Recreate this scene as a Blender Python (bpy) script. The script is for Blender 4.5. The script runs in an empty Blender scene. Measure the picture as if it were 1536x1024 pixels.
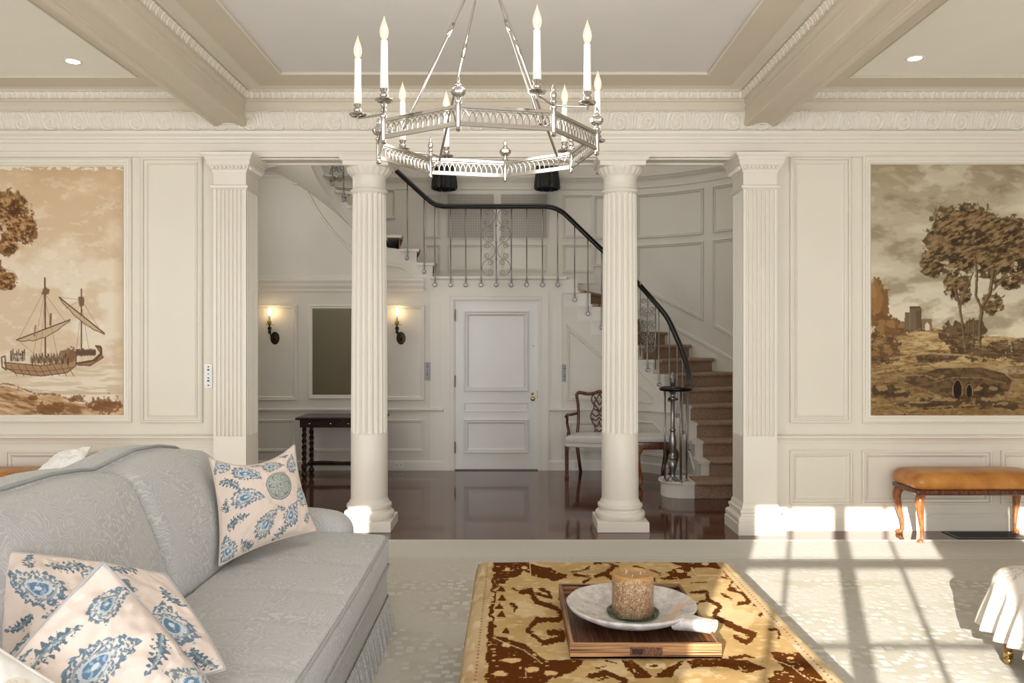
import bpy, math, random
import numpy as np
from mathutils import Vector, Matrix
random.seed(7); np.random.seed(7)
C = bpy.context.scene.collection
PI = math.pi
F = 1200.0                      # focal length in pixels of a 1536-wide frame
def PX(px, D): return (px-768)/F*D
def PZ(py, D): return 1.55+(512-py)/F*D

# ------------------------------------------------------------------ mesh builder
class MB:
    def __init__(s): s.v = []; s.f = []; s.c = None
    def add(s, vs, fs):
        o = len(s.v); s.v.extend([tuple(map(float, p)) for p in vs]); s.f.extend([tuple(i+o for i in f) for f in fs]); return s
    def box(s, x0, x1, y0, y1, z0, z1):
        v = [(x0,y0,z0),(x1,y0,z0),(x1,y1,z0),(x0,y1,z0),(x0,y0,z1),(x1,y0,z1),(x1,y1,z1),(x0,y1,z1)]
        return s.add(v, [(0,3,2,1),(4,5,6,7),(0,1,5,4),(1,2,6,5),(2,3,7,6),(3,0,4,7)])
    def bbox(s, x0, x1, y0, y1, z0, z1, b=.004):
        return s.stack([(x0+b,x1-b,y0+b,y1-b,z0),(x0,x1,y0,y1,z0+b),(x0,x1,y0,y1,z1-b),(x0+b,x1-b,y0+b,y1-b,z1)])
    def stack(s, rects):        # list of (x0,x1,y0,y1,z)
        v = []; f = []
        for (x0,x1,y0,y1,z) in rects: v += [(x0,y0,z),(x1,y0,z),(x1,y1,z),(x0,y1,z)]
        n = len(rects)
        for k in range(n-1):
            for i in range(4):
                j = (i+1) % 4; f.append((4*k+i, 4*k+j, 4*k+4+j, 4*k+4+i))
        f.append((3,2,1,0)); m = 4*(n-1); f.append((m,m+1,m+2,m+3))
        return s.add(v, f)
    def prism(s, poly, fn, a, b):   # poly 2D closed; fn(p,q,t)->xyz
        n = len(poly); v = [fn(p,q,a) for p,q in poly]+[fn(p,q,b) for p,q in poly]
        f = [(i,(i+1)%n,n+(i+1)%n,n+i) for i in range(n)]
        f += [tuple(range(n-1,-1,-1)), tuple(range(n,2*n))]
        return s.add(v, f)
    def grid(s, P, closeu=False, closev=False, flip=False):    # P[u][v] points
        P = np.asarray(P, float); nu, nv = P.shape[:2]; o = len(s.v)
        s.v.extend(map(tuple, P.reshape(-1,3).tolist()))
        U = nu if closeu else nu-1; V = nv if closev else nv-1
        for i in range(U):
            i2 = (i+1) % nu
            for j in range(V):
                j2 = (j+1) % nv
                q = (o+i*nv+j, o+i2*nv+j, o+i2*nv+j2, o+i*nv+j2)
                s.f.append(q[::-1] if flip else q)
        return s
    def lathe(s, prof, c=(0,0,0), n=32, ax=None, rmod=None, cap=True):   # prof (r,z)
        M = Matrix.Identity(3) if ax is None else Vector((0,0,1)).rotation_difference(Vector(ax)).to_matrix()
        v = []; f = []
        for r, z in prof:
            for i in range(n):
                a = 2*PI*i/n; rr = r if rmod is None else rmod(r,z,a)
                p = M @ Vector((rr*math.cos(a), rr*math.sin(a), z)); v.append((p.x+c[0],p.y+c[1],p.z+c[2]))
        m = len(prof)
        for k in range(m-1):
            for i in range(n): f.append((k*n+i, k*n+(i+1)%n, (k+1)*n+(i+1)%n, (k+1)*n+i))
        if cap: f.append(tuple(range(n-1,-1,-1))); f.append(tuple(range((m-1)*n, m*n)))
        return s.add(v, f)
    def tube(s, pts, r, n=8, closed=False, sq=None):
        pts = [Vector(p) for p in pts]; m = len(pts)
        rs = r if hasattr(r,'__len__') else [r]*m
        T = []
        for i in range(m):
            a = pts[i-1] if (i>0 or closed) else pts[i]; b = pts[(i+1)%m] if (i<m-1 or closed) else pts[i]
            t = (b-a); T.append(t.normalized() if t.length>1e-9 else Vector((0,0,1)))
        up = Vector((0,0,1)) if abs(T[0].z)<.9 else Vector((1,0,0))
        N = T[0].cross(up).normalized(); v = []; f = []
        for i in range(m):
            N = (N - T[i]*N.dot(T[i])); N = N.normalized() if N.length>1e-6 else T[i].orthogonal().normalized()
            B = T[i].cross(N)
            for k in range(n):
                a = 2*PI*k/n
                cu, su = math.cos(a), math.sin(a)
                if sq: cu, su = cu*sq[0], su*sq[1]
                p = pts[i]+(N*cu+B*su)*rs[i]; v.append(tuple(p))
        for i in range(m if closed else m-1):
            j = (i+1)%m
            for k in range(n): f.append((i*n+k, j*n+k, j*n+(k+1)%n, i*n+(k+1)%n))
        if not closed: f.append(tuple(range(n))); f.append(tuple(range(m*n-1, (m-1)*n-1, -1)))
        return s.add(v, f)
    def sphere(s, c, r, n=12, m=8, sz=1):
        return s.lathe([(max(r*math.sin(PI*k/m),1e-4), -r*sz*math.cos(PI*k/m)) for k in range(m+1)], c, n, cap=True)
    def rbox(s, x0,x1,y0,y1,z0,z1, r, n=(8,8,4), deform=None, puff=0.0):   # rounded box, subdivided
        cx,cy,cz = (x0+x1)/2,(y0+y1)/2,(z0+z1)/2; h = np.array([(x1-x0)/2,(y1-y0)/2,(z1-z0)/2])
        def lin(k, H):
            rr = min(r, H*.98); core = np.linspace(-H+rr, H-rr, k+1)
            e = np.array([1-math.cos(PI/4*t/3) if False else (t/3) for t in range(3)])
            return np.concatenate([-H+rr*e, core, (H-rr*e)[::-1]])
        L = [lin(n[i], h[i]) for i in range(3)]
        idx = {}; V = []; Fs = []
        def vid(p):
            k = (round(p[0],5),round(p[1],5),round(p[2],5))
            if k not in idx:
                idx[k] = len(V); p = np.array(p); R = np.minimum(r, h*.98)
                q = np.clip(p, -h+R, h-R); d = p-q
                # map cube-corner offset to sphere
                m = np.abs(d/R).max(); l = np.linalg.norm(d/R)
                if l > 1e-6: d = d/l*m
                pp = q+d
                if puff:
                    u = p/h; w = (1-u**4)
                    pp = pp + np.array([0,0,1])*puff*w[0]*w[1]*u[2]
                x,y,z = pp[0]+cx,pp[1]+cy,pp[2]+cz
                V.append(deform(x,y,z) if deform else (x,y,z))
            return idx[k]
        for ax in range(3):
            a,b = (ax+1)%3,(ax+2)%3
            for sg in (-1,1):
                for i in range(len(L[a])-1):
                    for j in range(len(L[b])-1):
                        q = []
                        for (ii,jj) in ((i,j),(i+1,j),(i+1,j+1),(i,j+1)):
                            p = [0,0,0]; p[ax]=sg*h[ax]; p[a]=L[a][ii]; p[b]=L[b][jj]; q.append(vid(p))
                        if sg<0: q = q[::-1]
                        if len(set(q))==4: Fs.append(tuple(q))
        return s.add(V, Fs)
    def build(s, name, mat, parent=None, smooth=False, colors=None, angle=None):
        me = bpy.data.meshes.new(name); me.from_pydata(s.v, [], s.f); me.update()
        if isinstance(mat, (list,tuple)):
            for m in mat: me.materials.append(m)
        else: me.materials.append(mat)
        if smooth:
            me.polygons.foreach_set('use_smooth', [True]*len(me.polygons))
            if angle is not None:
                try: me.set_sharp_from_angle(angle=math.radians(angle))
                except Exception: pass
        if colors is not None:
            at = me.color_attributes.new('Col','FLOAT_COLOR','POINT')
            a = np.ones((len(me.vertices),4), np.float32); a[:,:3] = colors; at.data.foreach_set('color', a.ravel())
        o = bpy.data.objects.new(name, me); C.objects.link(o)
        if parent: o.parent = parent
        return o

def tag(o, label=None, cat=None, group=None, kind=None):
    if label: o['label'] = label
    if cat: o['category'] = cat
    if group: o['group'] = group
    if kind: o['kind'] = kind
    return o
def thing(name, label, cat, loc=(0,0,0), group=None, rz=0):
    o = bpy.data.objects.new(name, None); C.objects.link(o); o.location = loc; o.rotation_euler = (0,0,rz)
    o.empty_display_size = .05
    return tag(o, label, cat, group)
def struct(o): o['kind'] = 'structure'; return o
def dup(root, loc=None, rz=None, label=None):
    r = root.copy(); C.objects.link(r)
    if loc is not None: r.location = loc
    if rz is not None: r.rotation_euler = (0,0,rz)
    if label: r['label'] = label
    for ch in list(root.children):
        c = ch.copy(); C.objects.link(c); c.parent = r
        for g in ch.children:
            d = g.copy(); C.objects.link(d); d.parent = c
    return r
def spl(pts, n=8):      # catmull-rom through points (any dimension)
    P = [np.array(p,float) for p in pts]; P = [2*P[0]-P[1]]+P+[2*P[-1]-P[-2]]; out = []
    for i in range(1,len(P)-2):
        for k in range(n):
            t = k/n; a,b,c,d = P[i-1],P[i],P[i+1],P[i+2]
            out.append(tuple(.5*((2*b)+(-a+c)*t+(2*a-5*b+4*c-d)*t*t+(-a+3*b-3*c+d)*t**3)))
    out.append(tuple(P[-2])); return out

def inset(poly, d):     # mitred inset of a closed CCW polygon (2D)
    n = len(poly); out = []
    for i in range(n):
        a,b,c = np.array(poly[i-1],float),np.array(poly[i],float),np.array(poly[(i+1)%n],float)
        e1 = (b-a)/np.linalg.norm(b-a); e2 = (c-b)/np.linalg.norm(c-b)
        n1 = np.array([-e1[1],e1[0]]); n2 = np.array([-e2[1],e2[0]])
        m = n1+n2; m = m/np.dot(m,m)*2
        out.append(tuple(b+m*d/1.0*(1.0)))
    return out
def ccw(poly):
    a = sum(poly[i-1][0]*poly[i][1]-poly[i][0]*poly[i-1][1] for i in range(len(poly)))
    return poly if a > 0 else poly[::-1]
PAN = [(0,0),(.0,.020),(.008,.026),(.015,.024),(.018,.009),(.030,.009),(.032,.018),(.038,.016),(.044,.004),(.050,0)]
def panel(mb, poly, fn, prof=PAN, sc=1.0, dens=None):   # raised moulding following polygon, fn(p,q,h)->xyz
    poly = ccw(poly); rings = []
    for (d,h) in prof:
        r = inset(poly, d*sc); rr = []
        for i in range(len(r)):
            a,b = r[i],r[(i+1)%len(r)]; k = 1 if not dens else max(1,int(math.dist(poly[i],poly[(i+1)%len(poly)])/dens))
            for t in range(k): rr.append(fn(a[0]+(b[0]-a[0])*t/k, a[1]+(b[1]-a[1])*t/k, h*sc))
        rings.append(rr)
    mb.grid(rings, closev=True)
def rect(x0,x1,z0,z1): return [(x0,z0),(x1,z0),(x1,z1),(x0,z1)]
def onY(Y): return lambda p,q,h: (p, Y-h, q)
def exx(mb, prof, x0, x1):   # prof list of (y,z) closed
    return mb.prism(prof, lambda p,q,t:(t,p,q), x0, x1)

# ------------------------------------------------------------------ materials
def M(name, col, rough=.5, metal=0, spec=.5, **k):
    m = bpy.data.materials.new(name); m.use_nodes = True; b = m.node_tree.nodes['Principled BSDF']
    b.inputs['Base Color'].default_value = (*col,1); b.inputs['Roughness'].default_value = rough; b.inputs['Metallic'].default_value = metal
    b.inputs['Specular IOR Level'].default_value = spec
    for kk,vv in k.items(): b.inputs[kk.replace('_',' ')].default_value = vv
    return m
def srgb(r,g,b):
    f = lambda c: (c/255/12.92) if c/255<=.04045 else ((c/255+.055)/1.055)**2.4
    return (f(r),f(g),f(b))
class NT:
    def __init__(s, m): s.t = m.node_tree; s.b = s.t.nodes['Principled BSDF']
    def n(s, typ, **k):
        x = s.t.nodes.new(typ)
        for a,v in k.items():
            if a.startswith('_'): setattr(x, a[1:], v)
            else: x.inputs[int(a[1:]) if a[0]=='i' and a[1:].isdigit() else a.replace('__',' ')].default_value = v
        return x
    def l(s, a, b): s.t.links.new(a, b)
    def coord(s, which='Object', scale=(1,1,1), rot=(0,0,0)):
        c = s.n('ShaderNodeTexCoord'); mp = s.n('ShaderNodeMapping'); mp.inputs['Scale'].default_value = scale; mp.inputs['Rotation'].default_value = rot
        s.l(c.outputs[which], mp.inputs[0]); return mp.outputs[0]
    def noise(s, vec, scale, detail=3, rough=.5, dist=0):
        x = s.n('ShaderNodeTexNoise'); x.inputs['Scale'].default_value=scale; x.inputs['Detail'].default_value=detail; x.inputs['Roughness'].default_value=rough; x.inputs['Distortion'].default_value=dist
        if vec is not None: s.l(vec, x.inputs['Vector'])
        return x.outputs[0]
    def ramp(s, fac, stops, interp='LINEAR'):
        x = s.n('ShaderNodeValToRGB'); x.color_ramp.interpolation = interp
        e = x.color_ramp.elements
        while len(e) < len(stops): e.new(.5)
        for i,(p,c) in enumerate(stops): e[i].position = p; e[i].color = (*c,1) if len(c)==3 else c
        s.l(fac, x.inputs[0]); return x.outputs[0]
    def math(s, op, a, b=None, clamp=False):
        x = s.n('ShaderNodeMath', _operation=op, _use_clamp=clamp)
        for i,v in enumerate((a,b)):
            if v is None: continue
            if isinstance(v,(int,float)): x.inputs[i].default_value = v
            else: s.l(v, x.inputs[i])
        return x.outputs[0]
    def mix(s, fac, a, b, blend='MIX'):
        x = s.n('ShaderNodeMix', _data_type='RGBA', _blend_type=blend)
        for i,v in ((0,fac),(6,a),(7,b)):
            if isinstance(v,(int,float)): x.inputs[i].default_value = v
            elif isinstance(v,tuple): x.inputs[i].default_value = (*v,1)
            else: s.l(v, x.inputs[i])
        return x.outputs[2]
    def bump(s, h, strength=.3, dist=.01):
        x = s.n('ShaderNodeBump'); x.inputs['Strength'].default_value=strength; x.inputs['Distance'].default_value=dist
        s.l(h, x.inputs['Height']); s.l(x.outputs[0], s.b.inputs['Normal'])
    def col(s, c): s.l(c, s.b.inputs['Base Color'])
    def sep(s, vec):
        x = s.n('ShaderNodeSeparateXYZ'); s.l(vec, x.inputs[0]); return x.outputs

def paint(name, rgb, rough=.42):
    m = M(name, srgb(*rgb), rough, spec=.35); t = NT(m); v = t.coord('Object')
    n = t.noise(v, 3.0, 2); c = t.mix(n, tuple(x*.97 for x in srgb(*rgb)), tuple(min(1,x*1.03) for x in srgb(*rgb))); t.col(c)
    t.bump(t.noise(v, 120, 2), .02, .001); return m
m_wall = paint('cream_paint', (225,219,205)); m_trim = paint('cream_trim_paint', (228,222,209), .34)
m_colp = paint('column_paint', (229,223,211), .35)
m_beige = paint('beige_ceiling_paint', (212,202,184), .5); m_ceil = paint('pale_ceiling_paint', (224,221,218), .6)
m_ceilbay = paint('bay_ceiling_paint', (243,240,230), .6)
m_hall = paint('hall_grey_paint', (214,209,198)); m_halltrim = paint('hall_trim_paint', (223,218,208), .36)
m_door = paint('door_white_paint', (222,221,216), .3)
m_nickel = M('polished_nickel', (.50,.475,.44), .16, 1); m_iron = M('steel_iron', (.30,.29,.28), .30, .9)
m_blackrail = M('black_handrail', (.004,.003,.003), .25, spec=.35); m_brass = M('antique_brass', (.5,.33,.12), .25, 1); m_darkbrass = M('dark_bronze', (.05,.035,.02), .35, .8)
m_candle = M('white_candle_sleeve', (.86,.84,.8), .45); m_black = M('black_metal', (.012,.012,.012), .4)
m_white = M('white_plastic', (.8,.79,.76), .35)
def emit(name, col, st):
    m = bpy.data.materials.new(name); m.use_nodes=True; t=m.node_tree; t.nodes.clear(); e=t.nodes.new('ShaderNodeEmission'); o=t.nodes.new('ShaderNodeOutputMaterial')
    e.inputs[0].default_value=(*col,1); e.inputs[1].default_value=st; t.links.new(e.outputs[0],o.inputs[0]); return m
m_bulb = emit('lit_bulb_glass', (1,.80,.58), 2.6); m_fil = emit('filament', (1,.78,.5), 30)
t_ = m_bulb.node_tree; e_ = [n for n in t_.nodes if n.type=='EMISSION'][0]; o_ = [n for n in t_.nodes if n.type=='OUTPUT_MATERIAL'][0]; mx_ = t_.nodes.new('ShaderNodeMixShader'); tp_ = t_.nodes.new('ShaderNodeBsdfTransparent'); mx_.inputs[0].default_value=.55
t_.links.new(tp_.outputs[0],mx_.inputs[1]); t_.links.new(e_.outputs[0],mx_.inputs[2]); t_.links.new(mx_.outputs[0],o_.inputs[0]); e_.inputs[1].default_value=1.25; m_down = emit('lit_downlight', (1,.95,.85), 10); m_sbulb = emit('lit_sconce_bulb', (1,.70,.36), 42)

# dark glossy wood floor
m_floor = M('dark_cherry_floor', (.06,.02,.013), .08, spec=.5); t = NT(m_floor); v = t.coord('Object')
br = t.n('ShaderNodeTexBrick', _offset=.37); br.inputs['Scale'].default_value=1; br.inputs['Brick Width'].default_value=1.5; br.inputs['Row Height'].default_value=.075; br.inputs['Mortar Size'].default_value=.0012
br.inputs['Color1'].default_value=(.115,.045,.028,1); br.inputs['Color2'].default_value=(.08,.032,.021,1); br.inputs['Mortar'].default_value=(.02,.008,.006,1); t.l(v, br.inputs['Vector'])
g = t.noise(t.coord('Object',(2,30,1)), 6, 4); t.col(t.mix(.35, br.outputs[0], t.ramp(g,[(.3,(.035,.012,.009)),(.7,(.13,.045,.027))])))
t.bump(t.noise(t.coord('Object',(.6,3,1)), 3, 2), .035, .01)
def wood(name, c1, c2, rough=.25, scale=(3,40,3), sc=4):
    m = M(name, c1, rough); t = NT(m); n = t.noise(t.coord('Object',scale), sc, 5, .6, .6); t.col(t.ramp(n,[(.41,c1),(.60,c2)])); return m
m_mahog = wood('mahogany', (.05,.014,.007), (.16,.05,.022), .2, (12,12,2), 5); m_walnut = wood('walnut_cabriole', (.22,.07,.022), (.40,.15,.05), .22, (14,14,3), 5)
m_darkoak = wood('dark_oak', (.012,.006,.004), (.045,.02,.012), .3, (3,20,8), 5)
m_zebra = wood('zebrano_tray', (.045,.016,.007), (.50,.26,.11), .35, (.8,55,55), 2.0)
m_zebra2 = wood('zebrano_dark', (.045,.015,.007), (.17,.07,.03), .4, (60,1.5,60), 2.6)
def fabric(name, c, rough=.85, bump=.25, sc=500):
    m = M(name, c, rough, spec=.2); t = NT(m); v = t.coord('Object')
    t.bump(t.noise(v, sc, 2), bump, .003); t.col(t.mix(t.noise(v,9,3), tuple(x*.93 for x in c), tuple(min(1,x*1.06) for x in c))); m.node_tree.nodes['Principled BSDF'].inputs['Sheen Weight'].default_value=.15; return m
# sofa damask: woven swirls in two close greys
m_sofa = M('grey_blue_damask', srgb(176,178,178), .8, spec=.2); t = NT(m_sofa); v = t.coord('Object')
w = t.n('ShaderNodeTexWave', _wave_type='RINGS', _rings_direction='SPHERICAL'); w.inputs['Scale'].default_value=7; w.inputs['Distortion'].default_value=16; w.inputs['Detail'].default_value=2.5; w.inputs['Detail Scale'].default_value=.9; w.inputs['Detail Roughness'].default_value=.55; t.l(v,w.inputs['Vector'])
msk = t.ramp(t.noise(v,5.5,2,.5,.4),[(.46,(0,0,0)),(.52,(1,1,1))])
vs = t.n('ShaderNodeTexVoronoi', _feature='SMOOTH_F1'); vs.inputs['Scale'].default_value=6.5; vs.inputs['Smoothness'].default_value=.25
nz = t.n('ShaderNodeTexNoise'); nz.inputs['Scale'].default_value=9; nz.inputs['Detail'].default_value=3; t.l(v,nz.inputs['Vector'])
vm = t.n('ShaderNodeMix', _data_type='RGBA', _blend_type='LINEAR_LIGHT'); vm.inputs[0].default_value=.09; t.l(v,vm.inputs[6]); t.l(nz.outputs['Color'],vm.inputs[7]); t.l(vm.outputs[2],vs.inputs['Vector'])
th = t.ramp(t.math('SINE', t.math('MULTIPLY', vs.outputs['Distance'], 62)),[(.40,(0,0,0)),(.60,(1,1,1))])
wv = t.n('ShaderNodeTexWave', _wave_type='BANDS', _bands_direction='DIAGONAL'); wv.inputs['Scale'].default_value=42; t.l(v,wv.inputs['Vector'])
fac = t.mix(msk, th, t.mix(.5, th, wv.outputs['Color']))
t.col(t.mix(fac, srgb(173,174,173), srgb(192,191,188))); t.bump(t.mix(.4,fac,t.noise(v,600,2)), .12, .003)
m_sofa.node_tree.nodes['Principled BSDF'].inputs['Sheen Weight'].default_value=.2
m_pipe = fabric('sofa_piping', srgb(158,160,158)); m_whitefab = fabric('ivory_fabric', srgb(216,210,202)); m_seatfab = fabric('pale_grey_seat_fabric', srgb(206,204,198))
def vcol(name, rough=.8, bump=0, sheen=0, spec=.2, sc=350):
    m = M(name, (.5,.5,.5), rough, spec=spec); t = NT(m); a = t.n('ShaderNodeVertexColor'); a.layer_name='Col'; t.col(a.outputs[0])
    if bump: t.bump(t.noise(t.coord('Object'),sc,2), bump, .003)
    m.node_tree.nodes['Principled BSDF'].inputs['Sheen Weight'].default_value=sheen; return m
m_mural = vcol('painted_canvas', .75, .15, sc=90); m_print = vcol('printed_linen', .85, .3, .1); m_kilim = vcol('kilim_weave', .95, .6, 0, spec=.06, sc=260)
# leather bench
m_leather = M('cognac_leather', (.5,.2,.035), .33); t = NT(m_leather); v = t.coord('Object')
t.col(t.ramp(t.noise(v,5,4,.6),[(.25,(.30,.10,.015)),(.5,(.50,.20,.035)),(.75,(.66,.31,.07))])); t.bump(t.noise(v,90,3),.15,.003)
# rug
m_rug = M('woven_rug', srgb(196,191,180), .95, spec=.1); t = NT(m_rug); v = t.coord('Object')
vo = t.n('ShaderNodeTexVoronoi', _feature='F1', _distance='CHEBYCHEV'); vo.inputs['Scale'].default_value=17; vo.inputs['Randomness'].default_value=.75; t.l(v,vo.inputs['Vector'])
big = t.ramp(t.noise(v,2.2,3,.55),[(.42,(0,0,0)),(.56,(1,1,1))])
cell = t.ramp(vo.outputs['Distance'],[(.30,(0,0,0)),(.34,(1,1,1))])
blk = t.mix(cell, srgb(208,206,201), srgb(184,179,164)); base = t.mix(t.noise(v,40,3), srgb(202,198,189), srgb(190,185,173))
c1 = t.mix(big, blk, base)
sx = t.sep(v); far = t.math('GREATER_THAN', sx[1], 5.72); far2 = t.math('GREATER_THAN', sx[1], 5.15)
bandc = t.mix(t.noise(t.coord('Object',(3,40,1)),5,3), srgb(198,194,184), srgb(210,207,198))
c2 = t.mix(far2, c1, t.mix(.75, c1, base)); t.col(t.mix(far, c2, bandc))
t.bump(t.math('ADD', t.math('MULTIPLY',cell,.5), t.noise(v,180,2)), .35, .006)
# carpet on stairs
m_carpet = M('brown_stair_carpet', srgb(128,102,84), .95, spec=.1); t = NT(m_carpet); v = t.coord('Object')
t.col(t.mix(t.ramp(t.noise(v,110,2,.8),[(.35,(0,0,0)),(.65,(1,1,1))]), srgb(132,106,88), srgb(186,160,138))); t.bump(t.noise(v,130,2),.8,.008)
m_stone = M('weathered_limestone', srgb(196,188,178), .75); t = NT(m_stone); v = t.coord('Object'); n = t.noise(v,28,6,.65)
t.col(t.mix(t.ramp(t.noise(v,9,3),[(.6,(0,0,0)),(.75,(1,1,1))]), t.ramp(n,[(.3,srgb(160,152,146)),(.65,srgb(208,202,194))]), srgb(196,168,134))); t.bump(n,.5,.006)
m_wax = M('mottled_amber_wax', (.5,.26,.07), .4, Subsurface_Weight=.15); t = NT(m_wax); v = t.coord('Object')
zz = t.sep(v)[2]; streak = t.noise(v,95,4,.75,1.5); base = t.ramp(streak,[(.36,srgb(104,72,48)),(.5,srgb(150,116,80)),(.66,srgb(206,188,166))])
t.col(t.mix(t.math('MULTIPLY', t.math('SUBTRACT', zz, .128), 22, True), base, srgb(176,130,56)))
m_glass = bpy.data.materials.new('green_tinted_glass'); m_glass.use_nodes=True; t_=m_glass.node_tree; t_.nodes.clear()
mx_=t_.nodes.new('ShaderNodeMixShader'); tp_=t_.nodes.new('ShaderNodeBsdfTransparent'); gl_=t_.nodes.new('ShaderNodeBsdfGlossy'); o_=t_.nodes.new('ShaderNodeOutputMaterial'); tp_.inputs[0].default_value=(.82,.92,.82,1); gl_.inputs['Roughness'].default_value=.04; gl_.inputs[0].default_value=(.8,.95,.85,1); fz_=t_.nodes.new('ShaderNodeFresnel'); fz_.inputs[0].default_value=1.7
t_.links.new(fz_.outputs[0],mx_.inputs[0]); t_.links.new(tp_.outputs[0],mx_.inputs[1]); t_.links.new(gl_.outputs[0],mx_.inputs[2]); t_.links.new(mx_.outputs[0],o_.inputs[0])
m_mirror = M('dim_mirror_glass', (.40,.39,.33), .03, 1)
m_grille = M('grille_metal', srgb(190,184,174), .5)
W = 6.57                        # plane of the panelled wall with the columns
H = 9.64                        # plane of the wall with the white door
# ------------------------------------------------------------------ floor, rug
mb = MB(); mb.box(-6.5,6.5,-1.9,11.2,-.12,0); struct(mb.build('floor', m_floor))
mb = MB(); P = []
for i in range(2):
    pass
mb.bbox(-5.0,5.0,.0,6.2,.0,.012,.005)
rg = mb.build('area_rug', m_rug)
mb = MB()
mb.box(-5.0,5.0,6.17,6.205,.012,.0145); mb.box(-5.0,5.0,5.68,5.69,.012,.0135)
mb.build('binding', fabric('rug_binding', srgb(205,200,188)), rg)
tag(rg, 'pale greige rug with a faint broken block pattern covering the wood floor under the sofa', 'rug')

# ------------------------------------------------------------------ wall_front pieces
f = onY(W); zz0, zz1 = PZ(634,W), PZ(236.5,W)
for nm,(xa,xb),up,lows,rl in (('wall_far_left',(-6.2,-2.409),(213,304.5),((10,196),(214,304),(-200,-6)),(-6.2,-2.41)),('wall_far_right',(2.139,6.2),(1184,1275),((1184,1277),(1292,1486),(1500,1640)),(2.14,6.2))):
    mb = MB(); mb.box(xa,xb,W,W+.3,0,3.7); wf = mb.build(nm, m_wall); struct(wf)
    mb = MB(); panel(mb, rect(PX(up[0],W),PX(up[1],W),zz0,zz1), f, sc=1.3)
    for (a,b) in lows: panel(mb, rect(PX(a,W),PX(b,W),PZ(756,W),PZ(675,W)), f, sc=1.15)
    mb.build('panel_moulding', m_trim, wf)
    mb = MB(); exx(mb, [(W+.01,.715),(W-.012,.715),(W-.018,.735),(W-.03,.755),(W-.042,.762),(W-.042,.775),(W-.03,.782),(W-.012,.788),(W+.01,.79)], *rl)
    mb.build('chair_rail', m_trim, wf)
mb = MB(); mb.box(-2.408,2.138,W,W+.27,3.06,3.7); struct(mb.build('wall_far_lintel', m_wall))
mb = MB(); pr = [(W+.01,0),(W-.025,0),(W-.025,.105),(W-.018,.115),(W-.02,.125),(W-.008,.14),(W+.01,.142)]
exx(mb, pr, -6.2,-2.40); struct(mb.build('baseboard_left', m_trim))
mb = MB(); exx(mb, pr, 2.14,6.2); struct(mb.build('baseboard_right', m_trim))
# architrave
mb = MB()
exx(mb, [(W+.01,3.06),(W-.022,3.06),(W-.022,3.105),(W-.036,3.107),(W-.036,3.165),(W-.048,3.17),(W-.05,3.195),(W-.062,3.2),(W-.066,3.215),(W-.085,3.235),(W-.09,3.256),(W+.01,3.256)], -6.2, 6.2)
exx(mb, [(W+.262,3.06),(W+.29,3.06),(W+.29,3.105),(W+.262,3.11)], -2.13,1.87)
exx(mb, [(W+.01,3.06),(W+.01,3.045),(W+.03,3.045),(W+.04,3.06)], -2.13,1.87)
exx(mb, [(W+.20,3.06),(W+.21,3.045),(W+.24,3.045),(W+.26,3.06)], -2.13,1.87)
struct(mb.build('trim_1', m_trim))

# ------------------------------------------------------------------ carved friezes (relief)
def leafh(u, v):            # big acanthus frieze, u along (1 = one repeat), v 0..1 up
    u = u % 1.0
    h = np.zeros_like(u)
    for c,w in ((.13,.13),(.63,.13)):        # leaves
        d = (u-c)/(w*(.45+.75*v)); m = np.clip(1-d*d,0,1)
        rib = .60+.40*np.cos(d*13*(1.2-v*.3)); h = np.maximum(h, m**.5*rib*(.55+.45*v)*(1+ .5*np.exp(-((v-.92)/.07)**2)))
    for c,s in ((.385,1),(.885,-1)):           # scrolls between
        du = (u-c)*2.6; dv = (v-.45)*1.0; r = np.hypot(du,dv); a = np.arctan2(dv,du*s)
        sp = np.cos(r*34-a*1.0); h = np.maximum(h, np.clip(1-(r/.5)**4,0,1)*(.35+.38*sp))
        tri = np.clip(1-np.abs(np.abs(du)*1.1-(v-.05)*.55)/.05,0,1)*(v<.8); h = np.maximum(h, tri*.6)
    return h
def smallh(u, v):
    u = u % 1.0; d = (u-.5)*2
    a = np.clip(1-(d/(.35+.5*v))**2,0,1)**.5*(.6+.4*np.cos(d*8)); b = np.clip(1-((np.abs(d)-.85)/.13)**2,0,1)*np.clip(1-abs(v-.5)*1.6,0,1)
    return np.maximum(a,b)
def relief(name, x0, x1, pts, hf, period, amp, step, nv, fn=None, parent=None):
    # pts: (y,z) profile bottom->top ; displaced outwards (-y)
    nu = int(abs(x1-x0)/step); U = np.linspace(x0,x1,nu); V = np.linspace(0,1,nv)
    pp = np.array(pts,float); t = np.linspace(0,1,len(pp))
    yy = np.interp(V,t,pp[:,0]); zz = np.interp(V,t,pp[:,1])
    uu,vv = np.meshgrid(U/period, V, indexing='ij'); h = hf(uu,vv)*amp
    X = np.repeat(U[:,None],nv,1); Y = yy[None]-h; Z = np.repeat(zz[None],nu,0)+h*.1
    P = np.stack([X,Y,Z],-1)
    if fn: P = fn(P)
    mb = MB(); mb.grid(P); o = mb.build(name, m_trim, parent, smooth=True); return o
fr = relief('trim_2', -4.7, 4.6, [(6.515,3.256),(6.49,3.275),(6.47,3.33),(6.445,3.385),(6.43,3.396)], leafh, .46, .030, .006, 26); struct(fr)
for v_ in (): pass
fs = relief('trim_3', -4.7, 4.6, [(6.40,3.486),(6.385,3.5),(6.375,3.52),(6.37,3.536)], smallh, .085, .014, .0055, 8); struct(fs)
mb = MB()
exx(mb, [(W+.01,3.25),(6.52,3.25),(6.515,3.256),(6.44,3.396),(6.425,3.398),(6.425,3.408),(6.435,3.412),(6.432,3.44),(6.415,3.468),(6.40,3.474),(6.40,3.486),(6.385,3.49),(6.38,3.536),(6.355,3.538),(6.35,3.548),(6.33,3.562),(W+.01,3.562)], -6.2, 6.2)
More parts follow.
